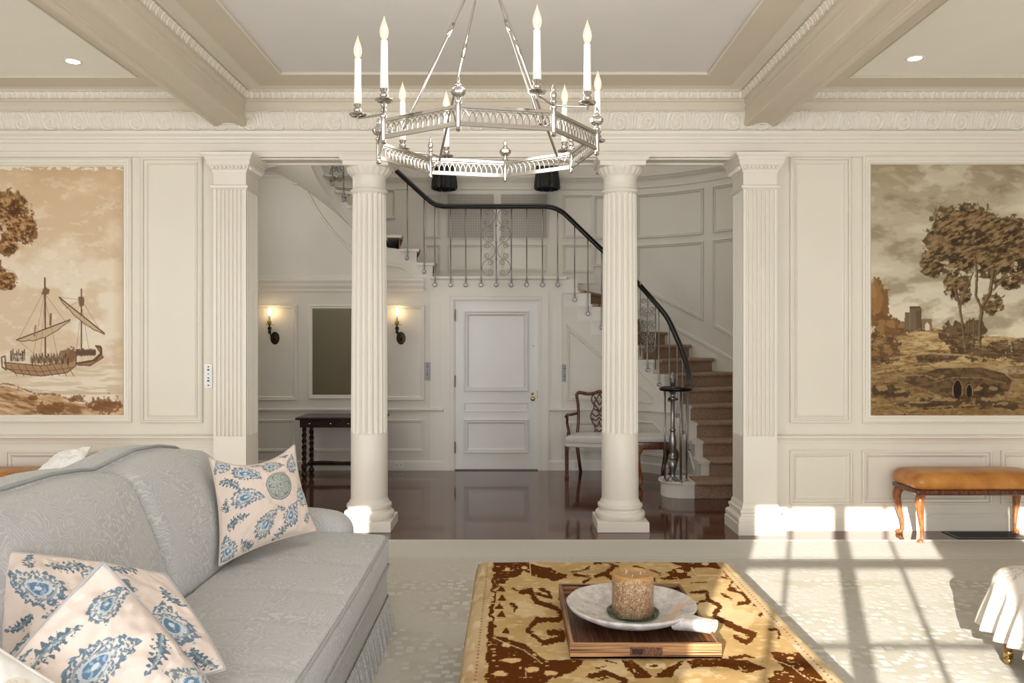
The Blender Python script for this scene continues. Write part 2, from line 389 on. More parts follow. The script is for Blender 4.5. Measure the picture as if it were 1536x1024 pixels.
struct(mb.build('trim_4', m_beige))

# ------------------------------------------------------------------ ceiling with raised beige bands, beams
Zc = 3.56
mb = MB(); mb.box(-6.5,6.5,-1.9,W+.3,Zc,Zc+.15); ce = struct(mb.build('ceiling', m_ceil))
def ring(mb, o, i, z0, z1):
    (ax,bx,ay,by),(cx,dx,cy,dy) = o,i
    mb.box(ax,bx,by-(by-dy),by,z0,z1); mb.box(ax,bx,ay,cy,z0,z1); mb.box(ax,cx,cy,dy,z0,z1); mb.box(dx,bx,cy,dy,z0,z1)
bays = [((-1.97,1.714,-1.2,6.25),(-1.72,1.46,-.9,5.97)), ((-5.9,-2.6,-1.2,6.28),(-5.6,-2.84,-.9,6.04)), ((2.32,5.9,-1.2,6.28),(2.56,5.6,-.9,6.04))]
mb = MB()
for o,i in bays: ring(mb, o, i, Zc-.012, Zc+.001)
mb.build('beige_band', m_beige, ce)
mb = MB()
for o,i in bays:
    ring(mb, (i[0]-.012,i[1]+.012,i[2]-.012,i[3]+.012), i, Zc-.018, Zc-.011)
    ring(mb, (o[0]-.14,o[1]+.14,o[2]-.15,o[3]+.14), o, Zc-.006, Zc+.001)
mb.build('ceiling_trim', m_trim, ce)
mb = MB()
for o,i in bays[1:]: mb.box(i[0],i[1],i[2],i[3],Zc-.001,Zc+.01)
mb.build('bay_ceiling', m_ceilbay, ce)
def beam(n, sx, nm):
    # sx mirrors about x=-.135
    g = lambda x: x if n==0 else -.27-x
    mb = MB()
    def exy(prof, y0, y1): mb.prism([(g(x),z) for x,z in prof], lambda p,q,t:(p,t,q), y0, y1)
    exy([(-2.42,3.30),(-2.405,3.29),(-2.372,3.29),(-2.366,3.302),(-2.352,3.302),(-2.346,3.308),(-2.222,3.308),(-2.216,3.302),(-2.202,3.302),(-2.196,3.29),(-2.158,3.29),(-2.145,3.30),(-2.145,3.41),(-2.14,3.418),(-2.145,3.426),(-2.145,3.452),(-2.13,3.468),(-2.13,3.488),(-2.12,3.49),(-2.115,3.54),(-2.085,3.548),(-2.07,3.562),(-2.50,3.562),(-2.475,3.54),(-2.45,3.535),(-2.45,3.49),(-2.432,3.47),(-2.42,3.44)], -1.55, 6.54)
    o = mb.build('trim_%d'%(5+n), m_beige); struct(o)
    def fn(P):
        Q = P.copy(); x = P[...,1]; Q[...,1] = P[...,0]; Q[...,0] = (-2.12+(6.385-x)) if n==0 else (-.27+2.12-(6.385-x)); return Q
    r = relief('egg_moulding', 1.0, 6.42, [(6.39,3.488),(6.385,3.505),(6.375,3.525),(6.365,3.538)], smallh, .075, .009, .007, 8, fn, o)
    # small arch moulding where the beam soffit meets the wall
    mb = MB(); cx = g(-2.284)
    mb.tube([(cx+.062*math.cos(a), 6.47-.035*math.sin(a), 3.303) for a in [PI*k/10 for k in range(11)]], .006, 6)
    mb.build('arch_moulding', m_trim, o)
beam(0,0,''); beam(1,0,'')
for (x,y,lab) in ((-3.15,5.74,'small round recessed downlight lit in the left ceiling bay'),(2.86,5.68,'small round recessed downlight lit in the right ceiling bay')):
    t_ = thing('recessed_downlight', lab, 'ceiling light', (x,y,Zc), group='recessed downlights')
    MB().lathe([(.047,-.004),(.062,-.006),(.066,-.001),(.066,.003),(.045,.003),(.045,-.002)],(0,0,0),24,cap=False).build('trim_ring', m_white, t_)
    MB().lathe([(.0005,-.0035),(.046,-.0035)],(0,0,0),24,cap=False).build('lens', m_down, t_)

# ------------------------------------------------------------------ murals and their frames live in a4
# ------------------------------------------------------------------ columns
def flute(r,z,a,N=20,d=.011):
    ph = (a*N/(2*PI)) % 1; x = (ph-.5)/.40
    return r-(d*math.sqrt(1-x*x) if abs(x)<1 else 0)
def column(x, lab, name='column'):
    y = 6.69; t_ = thing(name, lab, 'column', (x,y,0), group='fluted round columns')
    mb = MB(); mb.bbox(-.21,.21,-.21,.21,0,.085,.004)
    mb.lathe([(.195,.085),(.203,.095),(.208,.115),(.205,.135),(.195,.146),(.180,.150),(.176,.160),(.178,.172),(.186,.178),(.188,.190),(.184,.202),(.170,.208),(.166,.222),(.158,.235),(.153,.252)],(0,0,0),48)
    mb.build('base', m_colp, t_, smooth=True, angle=35)
    mb = MB(); mb.lathe([(.153,.252),(.1525,.5),(.152,.783),(.151,.785)],(0,0,0),64); mb.build('lower_shaft', m_colp, t_, smooth=True, angle=35)
    zs = [.785,.79,.797,.81]+[.81+(2.755-.81)*k/8 for k in range(1,9)]+[2.768,2.776,2.78]
    def rr(z): return .151-.0135*((z-.785)/2)**1.5
    def rm(r,z,a):
        d = .018*min(1, max(0,(z-.785)/.02), 1)*min(1,max(0,(2.78-z)/.02)); return flute(r,z,a,20,d)
    mb = MB(); mb.lathe([(rr(z),z) for z in zs],(0,0,0),320,rmod=rm); mb.build('fluted_shaft', m_colp, t_, smooth=True, angle=50)
    mb = MB(); mb.lathe([(.138,2.775),(.143,2.778),(.155,2.79),(.157,2.80),(.152,2.808),(.142,2.812),(.138,2.82),(.137,2.90),(.140,2.905),(.142,2.915),(.147,2.92)],(0,0,0),48)
    def em(r,z,a):
        e = math.cos(a*20); k = math.sin(PI*min(1,max(0,(z-2.925)/.06))); return r+.006*k*(abs(e)**.6*(1 if e>0 else -.6))
    mb.lathe([(.147,2.92),(.155,2.928),(.165,2.945),(.178,2.965),(.186,2.982),(.188,2.992)],(0,0,0),192,rmod=em)
    mb.stack([(-.185,.185,-.185,.185,2.985),(-.188,.188,-.188,.188,3.02),(-.20,.20,-.20,.20,3.024),(-.203,.203,-.203,.203,3.034),(-.217,.217,-.217,.217,3.052),(-.22,.22,-.22,.22,3.06)])
    mb.build('capital', m_colp, t_, smooth=True, angle=35)
column(-1.193,'cream round fluted column just behind the far end of the sofa')
column(.903,'cream round fluted column in front of the armchair and the curved stair')
def pilaster(x0,x1,lab,side):
    y0,y1 = 6.45,6.76; t_ = thing('pilaster', lab, 'pilaster', ((x0+x1)/2,6.57,0), group='fluted square pilasters beside the opening')
    cx=(x0+x1)/2; a,b = x0-cx,x1-cx; c,d = y0-6.57,y1-6.57
    def off(o,z): return (a-o,b+o,c-o,d+(o if o<0 else 0)*0+.0+o,z)
    mb = MB(); mb.stack([off(.055,0),off(.055,.085),off(.045,.09),off(.05,.105),off(.05,.13),off(.04,.145),off(.025,.15),off(.022,.165),off(.03,.175),off(.03,.195),off(.014,.205),off(.01,.225),off(.0,.25)])
    mb.build('base', m_colp, t_)
    mb = MB(); mb.box(a,b,c,d,.25,.785); mb.build('lower_shaft', m_colp, t_)
    def groovy(p,q,N,nx,ny,gd=.018):
        p=np.array(p,float);q=np.array(q,float);L=np.linalg.norm(q-p);e=(q-p)/L;pts=[];m=.018;wd=(L-2*m)/N
        pts.append(tuple(p))
        for k in range(N):
            s0=m+wd*k+wd*.14; s1=m+wd*(k+1)-wd*.14
            for j in range(7):
                an=PI*j/6; s=(s0+s1)/2-(s1-s0)/2*math.cos(an); dd=gd*math.sin(an); pt=p+e*s+np.array([nx,ny])*dd; pts.append(tuple(pt))
        return pts
    poly = groovy((a,c),(b,c),7,0,1)+groovy((b,c),(b,d),7,-1,0)+[(b,d)]+groovy((b,d),(a,d),1,0,-1,0)[:1]+groovy((a,d),(a,c),7,1,0)
    mb = MB(); mb.prism(poly, lambda p,q,t:(p,q,t), .785, 2.78); mb.build('fluted_shaft', m_colp, t_)
    mb = MB(); mb.stack([off(.0,2.775),off(.004,2.778),off(.018,2.79),off(.02,2.804),off(.006,2.812),off(0,2.815),off(0,2.91),off(.006,2.915),off(.008,2.925),off(.02,2.95),off(.038,2.975),off(.042,2.985),off(.042,3.005),off(.048,3.01),off(.056,3.03),off(.072,3.045),off(.076,3.06)])
    n=9
    for k in range(n):
        xx=a-.01+(b-a+.02)*(k+.5)/n; mb.sphere((xx,c-.028,2.952),.013,8,6,1.5)
        yy=c+(d-c)*(k+.5)/n; mb.sphere((b+.028,yy,2.952),.013,8,6,1.5); mb.sphere((a-.028,yy,2.952),.013,8,6,1.5)
    mb.build('capital', m_colp, t_)
pilaster(-2.408,-2.145,'cream square fluted pilaster left of the opening, beside the keypad',0)
pilaster(1.865,2.138,'cream square fluted pilaster right of the opening, beside the stair carpet',1)

# ------------------------------------------------------------------ hall shell
def hp(th, r=1.95, cx=1.13, cy=8.84): return (cx+r*math.cos(th), cy+r*math.sin(th))
drum = [(3.08,6.87)]+[(3.08,y) for y in (7.5,8.2)]+[hp(math.radians(a)) for a in range(0,91,5)]+[(0.4,10.79),(-.8,10.79)]+[hp(math.radians(a),cx=-1.5) for a in range(90,181,5)]+[(-3.45,6.87)]
TH=5.6
def wallgrid(path, z0, z1): return [[(x,y,z0) for x,y in path],[(x,y,z1) for x,y in path]]
mb = MB(); mb.grid(wallgrid(drum,0,TH)); out=[]
mb.grid(wallgrid([(x+.1*(1 if x>0 else -1), y+.1) for x,y in drum],0,TH), flip=True)
wh = struct(mb.build('wall_hall', m_hall, smooth=True, angle=30))
mb = MB(); mb.box(-3.6,3.3,6.87,11.0,TH,TH+.1); struct(mb.build('ceiling_hall', m_ceil))
mb = MB(); mb.box(-3.6,3.3,W+.27,W+.3,3.69,TH); struct(mb.build('wall_hall_front', m_hall))
# ------------------------------------------------------------------ lower hall wall with the door
R_ = .1664
outl = [(642,434),(600,402),(560,368),(526,343),(500,316),(480,288),(463,262),(455,243),(448,215)]
outw = [(PX(a,H),PZ(b,H)+.12) for a,b in outl]
poly = [(-3.45,0),(1.13,0),(1.13,1.8),(.64,2.30),(-.99,2.30)]+outw+[(-3.45,outw[-1][1]+.4)]
mb = MB(); mb.prism(poly, lambda p,q,t:(p,t,q), H, H+.12); wd = struct(mb.build('wall_back', m_hall))
f = onY(H); mb = MB()
def hr(a,b,c,d): return rect(PX(a,H),PX(b,H),PZ(d,H),PZ(c,H))
for q in ((340,446,457,600),(583-60+22,637,457,600)): panel(mb, hr(*q), f, sc=1.0)
for q in ((340,442,629,677),(461,530,629,677),(545,636,629,677),(650,661,454,600),(650,661,632,679),(827,838,454,600),(827,838,632,679)): panel(mb, hr(*q), f, sc=.75 if q[1]-q[0]>15 else .35)
panel(mb, [(PX(849,H),PZ(600,H)),(PX(925,H),PZ(600,H)),(PX(925,H),PZ(552,H)),(PX(849,H),PZ(486,H))], f, sc=.9)
panel(mb, [(PX(852,H),PZ(677,H)),(PX(930,H),PZ(677,H)),(PX(930,H),PZ(632,H)),(PX(852,H),PZ(632,H))], f, sc=.8)
# curved panel under the upper flight
cur = [(387,262),(449,262),(475,310),(500,345),(526,372),(556,398),(580,418),(387,418)]
curw = [(PX(a-0,H),PZ(b,H)) for a,b in spl(cur[1:7],3)]
pl = [(PX(340,H),PZ(418,H))]+[p for p in curw[::-1]]+[(PX(340,H),PZ(262,H))]
panel(mb, pl, f, sc=.8)
# door side strips
for (a,b) in ((645.7,666),(822.7,842.5)): mb.box(PX(a,H),PX(b,H),H-.008,H,0,PZ(436,H))
mb.build('panel_moulding', m_halltrim, wd)
mb = MB()
exx(mb, [(H+.01,PZ(437,H)),(H-.012,PZ(437,H)),(H-.016,PZ(433,H)),(H-.035,PZ(429,H)),(H-.04,PZ(425,H)),(H-.055,PZ(421,H)),(H-.055,PZ(418,H)),(H+.01,PZ(416,H))], -3.45, PX(636,H))
mb.build('cornice_strip', m_halltrim, wd)
mb = MB(); cr = [(H+.01,.70),(H-.012,.70),(H-.018,.715),(H-.03,.725),(H-.03,.74),(H-.012,.748),(H+.01,.75)]
for (a,b) in ((-3.45,PX(646,H)),(PX(842,H),1.14)): exx(mb, cr, a, b)
for (a,b) in ((646,665),(823,842)): exx(mb, [(y-.006,z) for y,z in cr], PX(a,H), PX(b,H))
mb.build('chair_rail', m_halltrim, wd)
mb = MB(); bp = [(H+.01,0),(H-.02,0),(H-.02,.10),(H-.008,.118),(H+.01,.12)]
exx(mb, bp, -3.45, PX(666,H)); exx(mb, bp, PX(822,H), 1.2); struct(mb.build('baseboard_hall', m_halltrim))
# door + casing
x0,x1,zt = PX(682.5,H),PX(806.6,H),PZ(451.5,H)
mb = MB(); cx0,cx1,ct = PX(666,H),PX(822.7,H),PZ(435,H)
for i,(o0,y_) in enumerate(((0,.03),(.075,.022),(.10,.032),(.115,.018))):
    o1 = (.075,.10,.115,.131)[i]
    if i==3: o1=.133
    a,b,c_ = cx0+o0,cx0+o1,ct-o0
    c2=ct-(o1 if i<3 else .131); mb.box(a,b,H-y_,H+.02,0,c2); mb.box(cx1-o1,cx1-o0,H-y_,H+.02,0,c2); mb.box(a,cx1-o0,H-y_,H+.02,c2,c_)
mb.build('door_casing', m_halltrim, wd)
mb = MB(); mb.box(x0+.004,x1-.004,H-.012,H+.03,.014,zt)
door = mb.build('door_1', m_door); struct(door)
fd = onY(H-.012); mb = MB()
for q,s_ in (((695.8,793,466,586.7),1.25),((695.8,793,603,617.5),.35),((695.8,793,628,679),1.15)): panel(mb, hr(*q), fd, sc=s_)
mb.build('door_moulding', m_door, door)
kx,kz = PX(799,H),PZ(597.5,H)
mb = MB(); mb.lathe([(.026,0),(.026,.006),(.012,.01),(.010,.03),(.02,.038),(.026,.05),(.022,.062),(.008,.066)],(kx,H-.012,kz),20,ax=(0,-1,0)); mb.build('door_knob', m_brass, door, smooth=True)
mb = MB(); mb.lathe([(.017,0),(.017,.008),(.012,.012),(.004,.014)],(PX(798.5,H),H-.012,PZ(590,H)),16,ax=(0,-1,0)); mb.build('deadbolt', m_brass, door, smooth=True)
for zy in (473,572,671):
    mb = MB(); mb.tube([(x0+.004,H-.035,PZ(zy+8,H)),(x0+.004,H-.035,PZ(zy-8,H))],.008,8); mb.sphere((x0+.004,H-.035,PZ(zy-8.7,H)),.008,8,6); mb.build('hinge', m_brass, door)
mb = MB(); mb.lathe([(.007,0),(.006,.004)],(PX(800,H),H-.012,PZ(518.6,H)),10,ax=(0,-1,0)); mb.lathe([(.004,0),(.003,.002)],(PX(744.6,H),H-.012,PZ(500.5,H)),8,ax=(0,-1,0)); mb.build('peephole', m_black, door)
mb = MB(); mb.box(PX(806,H)-.003,PX(806,H)+.004,H-.016,H-.01,PZ(597,H),PZ(585,H)); mb.build('latch_plate', m_black, door)
mb = MB(); mb.box(x0,x1,H-.03,H+.03,0,.012); mb.build('threshold', m_darkoak, door)

# ------------------------------------------------------------------ staircase
st = thing('staircase', 'curved white staircase with brown carpet runner, iron balusters and a landing over the white door', 'staircase', (1.6,8.0,0))
ri = .8; rad = math.radians
inn = {1:(1.93,7.90),2:(1.93,8.18),3:(1.93,8.45),4:(1.93,8.72)}
for k,a in ((5,9),(6,22),(7,36),(8,48),(9,62),(10,77)): inn[k] = hp(rad(a), ri)
inn[11]=(1.117,H-.003); inn[12]=(.948,H-.003); inn[13]=(.79,H-.003); inn[14]=(.627,H-.003)
inn[15]=(-.956,H-.003); inn[16]=(-1.149,H-.003); inn[17]=(-1.357,H-.003)
for k,a in ((18,98),(19,111),(20,124),(21,136),(22,148),(23,160),(24,172),(25,184)): inn[k] = hp(rad(a), ri, -1.5)
outp = {1:(3.08,7.90),2:(3.08,8.2),3:(3.08,8.5),4:(3.08,8.8)}
for k,a in ((5,10),(6,21),(7,32),(8,42),(9,52),(10,62),(11,72),(12,80),(13,87)): outp[k] = hp(rad(a))
outp[14]=(.86,10.79); outp[15]=(-1.1,10.79); outp[16]=(-1.35,10.79)
for k,a in ((17,92),(18,101),(19,111),(20,122),(21,133),(22,144),(23,156),(24,168),(25,180)): outp[k] = hp(rad(a), cx=-1.5)
def lerp(a,b,t): return tuple(a[i]+(b[i]-a[i])*t for i in range(len(a)))
def innmid(k, n):    # points along the inner line from nosing k to k+1
    a,b = inn[k],inn[k+1]
    if 4<=k<=9 or 17<=k<=24:
        cx = 1.13 if k<12 else -1.5
        a1 = math.atan2(a[1]-8.84,a[0]-cx); b1 = math.atan2(b[1]-8.84,b[0]-cx)
        if k==17: a1=rad(90)
        if 17<k and b1<0: b1+=2*PI
        return [hp(a1+(b1-a1)*t/n, ri, cx) for t in range(n+1)]
    return [lerp(a,b,t/n) for t in range(n+1)]
for k in range(1,25):
    zt_ = R_*k; zb = (zt_-R_-.03 if k<17 else zt_-.06) if k!=14 else zt_-.2
    ip = innmid(k,4); A,B = inn[k],outp[k]; Cc,D_ = inn[k+1],outp[k+1]
    # direction toward the walker (front of nosing)
    e = np.array([B[0]-A[0],B[1]-A[1]]); e/=np.linalg.norm(e); nrm = np.array([e[1],-e[0]])
    if np.dot(nrm, np.array(Cc)-np.array(A))>0: nrm=-nrm
    poly = list(ip)+[D_,B]
    mb = MB(); mb.prism(poly, lambda p,q,t:(p,q,t), max(0,zb), zt_-.03)
    a2 = np.array(A)+nrm*.025-e*.03; b2 = np.array(B)+nrm*.025
    ins = []
    for p in ip:
        pp=np.array(p); ins.append(tuple(pp-e*.03))
    mb.prism([tuple(a2)]+ins[1:]+[D_,tuple(b2)], lambda p,q,t:(p,q,t), zt_-.03, zt_)
    if k in (14,): pass
    if k==1:   # rounded curtail end
        mb.lathe([(.185,0),(.185,.13),(.205,.136),(.21,.15),(.205,.166),(.01,.1664)],(1.69,8.09,0),40)
        mb.box(1.69,1.95,7.905,8.27,0,.136); mb.box(1.69,1.95,7.88,8.28,.136,.1662)
    o = mb.build('step', m_halltrim, st)
    if k!=14:
        c0 = .075 if k>1 else -.11; 
        if k>14: c0=.09
        A2,B2 = lerp(A,B,c0),lerp(A,B,.93); C2,D2 = lerp(Cc,D_,c0),lerp(Cc,D_,.93)
        mb = MB(); fr_ = .034; a2=np.array(A2)+nrm*fr_; b2=np.array(B2)+nrm*fr_
        mb.prism([tuple(a2),tuple(b2),D2,C2], lambda p,q,t:(p,q,t), zt_-.001, zt_+.012)
        mb.tube([(a2[0],a2[1],zt_-.012),(b2[0],b2[1],zt_-.012)], .024, 10)
        a3=np.array(A2)+nrm*.012; b3=np.array(B2)+nrm*.012
        zr = zt_-R_+.006 if k>1 else .004
        mb.prism([tuple(a3),tuple(b3),B2,A2], lambda p,q,t:(p,q,t), zr, zt_-.02)
        mb.build('carpet', m_carpet, o)
# spandrel below the right flight (follows the inner line down to the floor)
mb = MB(); pth=[]; 
for k in range(2,11): pth += [(p,k) for p in innmid(k,4)[:-1]]
pth.append((inn[11],11))
P0=[(p[0],p[1],0) for p,k in pth]; 
for (p,k),(q,_) in zip(pth[:-1],pth[1:]):
    zz = R_*k-.02
    e_=.005; mb.add([(p[0]-e_,p[1]-e_,0),(q[0]-e_,q[1]-e_,0),(q[0]-e_,q[1]-e_,zz),(p[0]-e_,p[1]-e_,zz)],[(0,1,2,3)])
mb.prism([(.627,2.12),(.627,2.30),(.79,2.30),(.79,2.30-R_),(.948,2.30-R_),(.948,2.30-2*R_),(1.117,2.30-2*R_),(1.117,1.6)][::-1], lambda p,q,t:(p,t,q), H-.006, H+.02)
mb.build('spandrel', m_halltrim, st)
# mouldings along the curved spandrel
S=[0]
for (p,_),(q,_) in zip(pth[:-1],pth[1:]): S.append(S[-1]+math.dist(p,q))
S=np.array(S); XY=np.array([p for p,_ in pth]); KK=np.interp(S,[S[i] for i in range(0,len(S),4)],[2+i for i in range(len(range(0,len(S),4)))])
def onS(p,q,h):
    x=np.interp(p,S,XY[:,0]); y=np.interp(p,S,XY[:,1]); dx=np.interp(p+.02,S,XY[:,0])-np.interp(p-.02,S,XY[:,0]); dy=np.interp(p+.02,S,XY[:,1])-np.interp(p-.02,S,XY[:,1])
    L=math.hypot(dx,dy)+1e-9; return (x-dy/L*h, y+dx/L*h, q)
zs_ = lambda p: R_*np.interp(p,S,KK)
mb = MB(); LL=S[-1]
def band(zf, prof, s0=0, s1=None):
    ss = np.linspace(s0, s1 or LL, 40); mb.grid([[onS(s,zf(s)+dz,h) for s in ss] for dz,h in prof])
band(lambda s:0, [(0,.02),(.1,.02),(.118,.008),(.12,0)], .1)
band(lambda s:.70, [(0,0),(0,.012),(.015,.018),(.025,.03),(.04,.03),(.048,.012),(.05,0)], S[int(len(S)*.45)])
band(lambda s:zs_(s)-.30, [(0,0),(0,.012),(.012,.016),(.018,.006),(.036,.006),(.04,.012),(.048,0)], .25)
i5=S[16]; 
poly=[(i5+.02,.2),(LL-.12,.2),(LL-.12,.60),(i5+.35,.60),(i5+.02,.34)]
panel(mb, poly, onS, sc=.8, dens=.08)
poly=[(S[24],.82),(LL-.1,.82),(LL-.1,1.28),(S[24],.90)]
panel(mb, poly, onS, sc=.8, dens=.08)
mb.build('spandrel_moulding', m_halltrim, st)
# landing fascia + nosing, sloped string mouldings on the plane
mb = MB()
mb.box(-.99,.627,H-.006,H+.03,2.12,2.31)
exx(mb, [(H+.05,2.29),(H-.012,2.29),(H-.03,2.305),(H-.038,2.31),(H-.038,2.325),(H-.03,2.332),(H+.05,2.333)], -.985, .655)
pts=[(PX(843,H),PZ(437,H)),(PX(957,H),PZ(530,H))]
for o_,hh in ((0,.014),(.05,.01)):
    for (a,b),(c,d) in ((pts[0],pts[1]),):
        mb.prism([(a,b-o_),(c,d-o_),(c,d-o_-.02),(a,b-o_-.02)], lambda p,q,t:(p,t,q), H-hh, H+.01)
mb.build('landing_fascia', m_halltrim, st)
# left flight fascia and soffit
mb = MB(); N=40; fas_t=[];fas_b=[];sof=[]
kk=np.linspace(15,24.9,60); ow=np.array(outw); 
path=[]
for k in range(15,25): path += innmid(k,6)[:-1]
path.append(inn[25]); path=np.array(path); nP=len(path)
tt=np.linspace(0,1,nP); kz=15+10*tt
# drop of string below the stair line; plane outline matched point by point
owt=np.interp(np.linspace(0,1.45,nP), np.linspace(0,1,len(ow)), np.arange(len(ow)))
sx=np.interp(owt,np.arange(len(ow)),ow[:,0]); sz=np.interp(owt,np.arange(len(ow)),ow[:,1])
top=[];bot=[];sf=[]
for i in range(nP):
    x,y=path[i]; z=R_*(kz[i]-1)+.02
    zt_=z; zb=z-.22 if kz[i]<17 else z-.16-.06
    top.append((x,y-.004,zt_)); bot.append((x,y-.004,zb))
mb.grid([bot,top])
for i in range(nP): 
    x,y=path[i]; 
    if y>H-.02: sf.append((x,H+.01,bot[i][2]))
    else: sf.append((min(x-.02,x-.0), H+.01, bot[i][2]-.02))

# outer soffit out to the drum wall
oo=[]
for i in range(nP):
    t_=kz[i]; k=int(min(24,t_)); fr_=t_-k; p=lerp(outp[k],outp[k+1],fr_); oo.append((p[0],p[1],bot[i][2]+.34*min(1,max(0,(t_-17)/1.5))))
mb.grid([oo,bot])
for dz,hh in ((0,.014),(.045,.010)):
    mb.grid([[(p[0]*1.0,p[1]-hh,p[2]+dz) for p in bot],[(p[0],p[1]-hh,p[2]+dz+.022) for p in bot]])
mb.build('string_board', m_halltrim, st, smooth=True, angle=40)

# ---- handrail, balusters
rail=[(1.775,8.06,1.09),(1.83,8.25,1.15),(1.865,8.5,1.27),(1.868,8.75,1.43),(1.845,8.98,1.60),(1.78,9.2,1.83),(1.65,9.39,2.04),(1.496,9.5,2.24),(1.30,9.56,2.44),(1.08,9.58,2.645),(.85,9.58,2.865),(.68,9.58,3.03),(.585,9.58,3.11),(.47,9.58,3.16),(.3,9.58,3.168),(-.2,9.58,3.168),(-.7,9.58,3.168),(-.86,9.58,3.178),(-.98,9.58,3.23),(-1.26,9.58,3.48),(-1.52,9.57,3.72),(-1.70,9.54,3.90),(-1.9,9.44,4.1),(-2.06,9.28,4.32),(-2.16,9.06,4.55)]
rp=spl(rail,6); RP=np.array(rp)
mb=MB(); mb.tube(rp,.031,12,sq=(1,.72))
vol=[(1.775,8.06,1.09)]+[(1.625+.15*math.cos(a)*(1-.06*a), 8.0+.13*math.sin(a)*(1-.06*a), 1.078) for a in [PI*.15-j*PI/10 for j in range(0,19)]]
vol=[(1.775,8.06,1.09),(1.775,7.99,1.082),(1.74,7.90,1.078),(1.66,7.86,1.078),(1.56,7.88,1.078),(1.50,7.96,1.078),(1.52,8.05,1.078),(1.60,8.10,1.078),(1.68,8.06,1.078),(1.67,7.98,1.078)]
mb.tube(spl(vol,5),.031,12,sq=(1,.72)); mb.build('handrail', m_blackrail, st, smooth=True)
mb=MB(); mb.tube([(x,y,z-.026) for x,y,z in rp],.010,6); mb.build('rail_core', m_iron, st, smooth=True)
def railz(x,y):
    i=np.argmin((RP[:,0]-x)**2+(RP[:,1]-y)**2); return RP[i,2]
def baluster(x,y,ztop,zball,fx=0,fy=-.022):
    mb=MB(); mb.tube([(x,y,ztop),(x,y,zball+.11),(x,y,zball+.06),(x+fx*.4,y+fy*.4,zball+.02),(x+fx*.6,y+fy*.6,zball)],[.0075,.0075,.011,.0085,.006],8)
    mb.lathe([(.006,-.012),(.018,-.012),(.024,-.006),(.026,0),(.022,.006),(.014,.008),(.010,.004),(.003,.010)],(x,y+fy,zball),14,ax=(0,-1,0))
    return mb.build('baluster', m_iron, st, smooth=True)
for px in (652.3,675.9,698.6,721.5,744.4,767,790,813.6,836.5):
    x=PX(px,9.58); baluster(x,9.58,railz(x,9.58)-.02,PZ(427.6,9.58))
for k in list(range(3,14))+list(range(15,22)):
    a=innmid(k,4); p=a[1] if k<14 else a[2]
    cx=1.13 if k<14 else -1.5
    if p[1]>8.84 and abs(p[0]-cx)<1 and not (11<=k<=13 or 15<=k<=16):
        dx,dy=cx-p[0],8.84-p[1]; L=math.hypot(dx,dy); ox,oy=dx/L*.055,dy/L*.055
    elif k<=4: ox,oy=-.055,0
    else: ox,oy=0,-.055
    x,y=p[0]+ox,p[1]+oy
    baluster(x,y,railz(x,y)-.02,R_*k-.115,ox*.3,oy*.3)
def cscroll(mb,xi,cz,rx,h,s,r,fn):
    # a C scroll: half an ellipse bulging to side s, both ends curling inward
    r0=h*.19; half=[]
    for j in range(9): a=PI/2*j/8; half.append((xi+s*rx*math.cos(a), h*.5*math.sin(a)))
    for j in range(1,24):
        t=j/23; a=PI/2+t*2.9*PI; rr=r0*(1-.72*t); half.append((xi+s*rr*math.cos(a), h*.5-r0+rr*math.sin(a)))
    pts=[(x,cz-z) for x,z in half[::-1]]+[(x,cz+z) for x,z in half[1:]]
    mb.tube([fn(a,b) for a,b in pts], r, 6)
def scrollpanel(cx,z0,z1,w,fn,n=4):
    mb=MB(); hh=(z1-z0)/n
    for i in range(n):
        cz=z0+hh*(i+.5)
        for s in (-1,1):
            if i%2==0: cscroll(mb,cx+s*w*.20,cz,w*.27,hh*.97,s,.005,fn)
            else: cscroll(mb,cx+s*w*.30,cz,w*.26,hh*.97,-s,.005,fn)
        for s in (-1,1): mb.sphere(fn(cx+s*w*.5,cz),.011,8,6)
        mb.sphere(fn(cx,z0+hh*(i+1)),.013,8,6)
    return mb
mb=scrollpanel(PX(744.4,9.58),2.335,3.14,PX(767,9.58)-PX(721.5,9.58),lambda a,b:(a,9.58,b)); mb.build('scroll_panel', m_iron, st, smooth=True)
# scroll panel on the right flight (beside the column), following the curve
def fnR(a,b):
    return (1.60+a*.85, 9.42-a*.55, b)
mb=scrollpanel(0,1.42,2.06,.19,fnR,4)
for a in (-.095,.095): mb.tube([fnR(a,2.14-a*1.3),fnR(a,1.30-a*.8)],.007,6)
mb.build('scroll_panel', m_iron, st, smooth=True)
def fnL(a,b): return (PX(506,9.4)+a*.8,9.36+a*.5,b)
mb=scrollpanel(0,3.42,4.1,.17,fnL,4); mb.build('scroll_panel', m_iron, st, smooth=True)
# newel cluster on the curtail step
mb=MB(); mb.lathe([(.075,.167),(.075,.175),(.06,.185),(.035,.20),(.025,.22),(.03,.235),(.03,.26),(.04,.29),(.044,.33),(.036,.36),(.026,.375),(.036,.385),(.036,.40),(.024,.415),(.026,.45),(.036,.50),(.04,.54),(.034,.60),(.022,.65),(.03,.66),(.03,.675),(.022,.685),(.021,.95),(.026,.96),(.036,.975),(.036,.99),(.024,1.0),(.020,1.02),(.032,1.04),(.045,1.055),(.03,1.06),(.014,1.065),(.014,1.10),(.024,1.115),(.03,1.15),(.034,1.175),(.036,1.19),(.02,1.20),(.01,1.215),(.014,1.23),(.002,1.25)],(1.60,7.97,0),20)
mb.build('newel_post', m_iron, st, smooth=True, angle=50)
for (x,y) in ((1.52,7.95),(1.665,7.88),(1.735,7.95),(1.71,8.12)):
    mb=MB(); mb.tube([(x,y,.166),(x,y,1.07)],.0095,8); mb.lathe([(.02,.166),(.018,.176),(.010,.185)],(x,y,0),12); mb.build('baluster', m_iron, st, smooth=True)
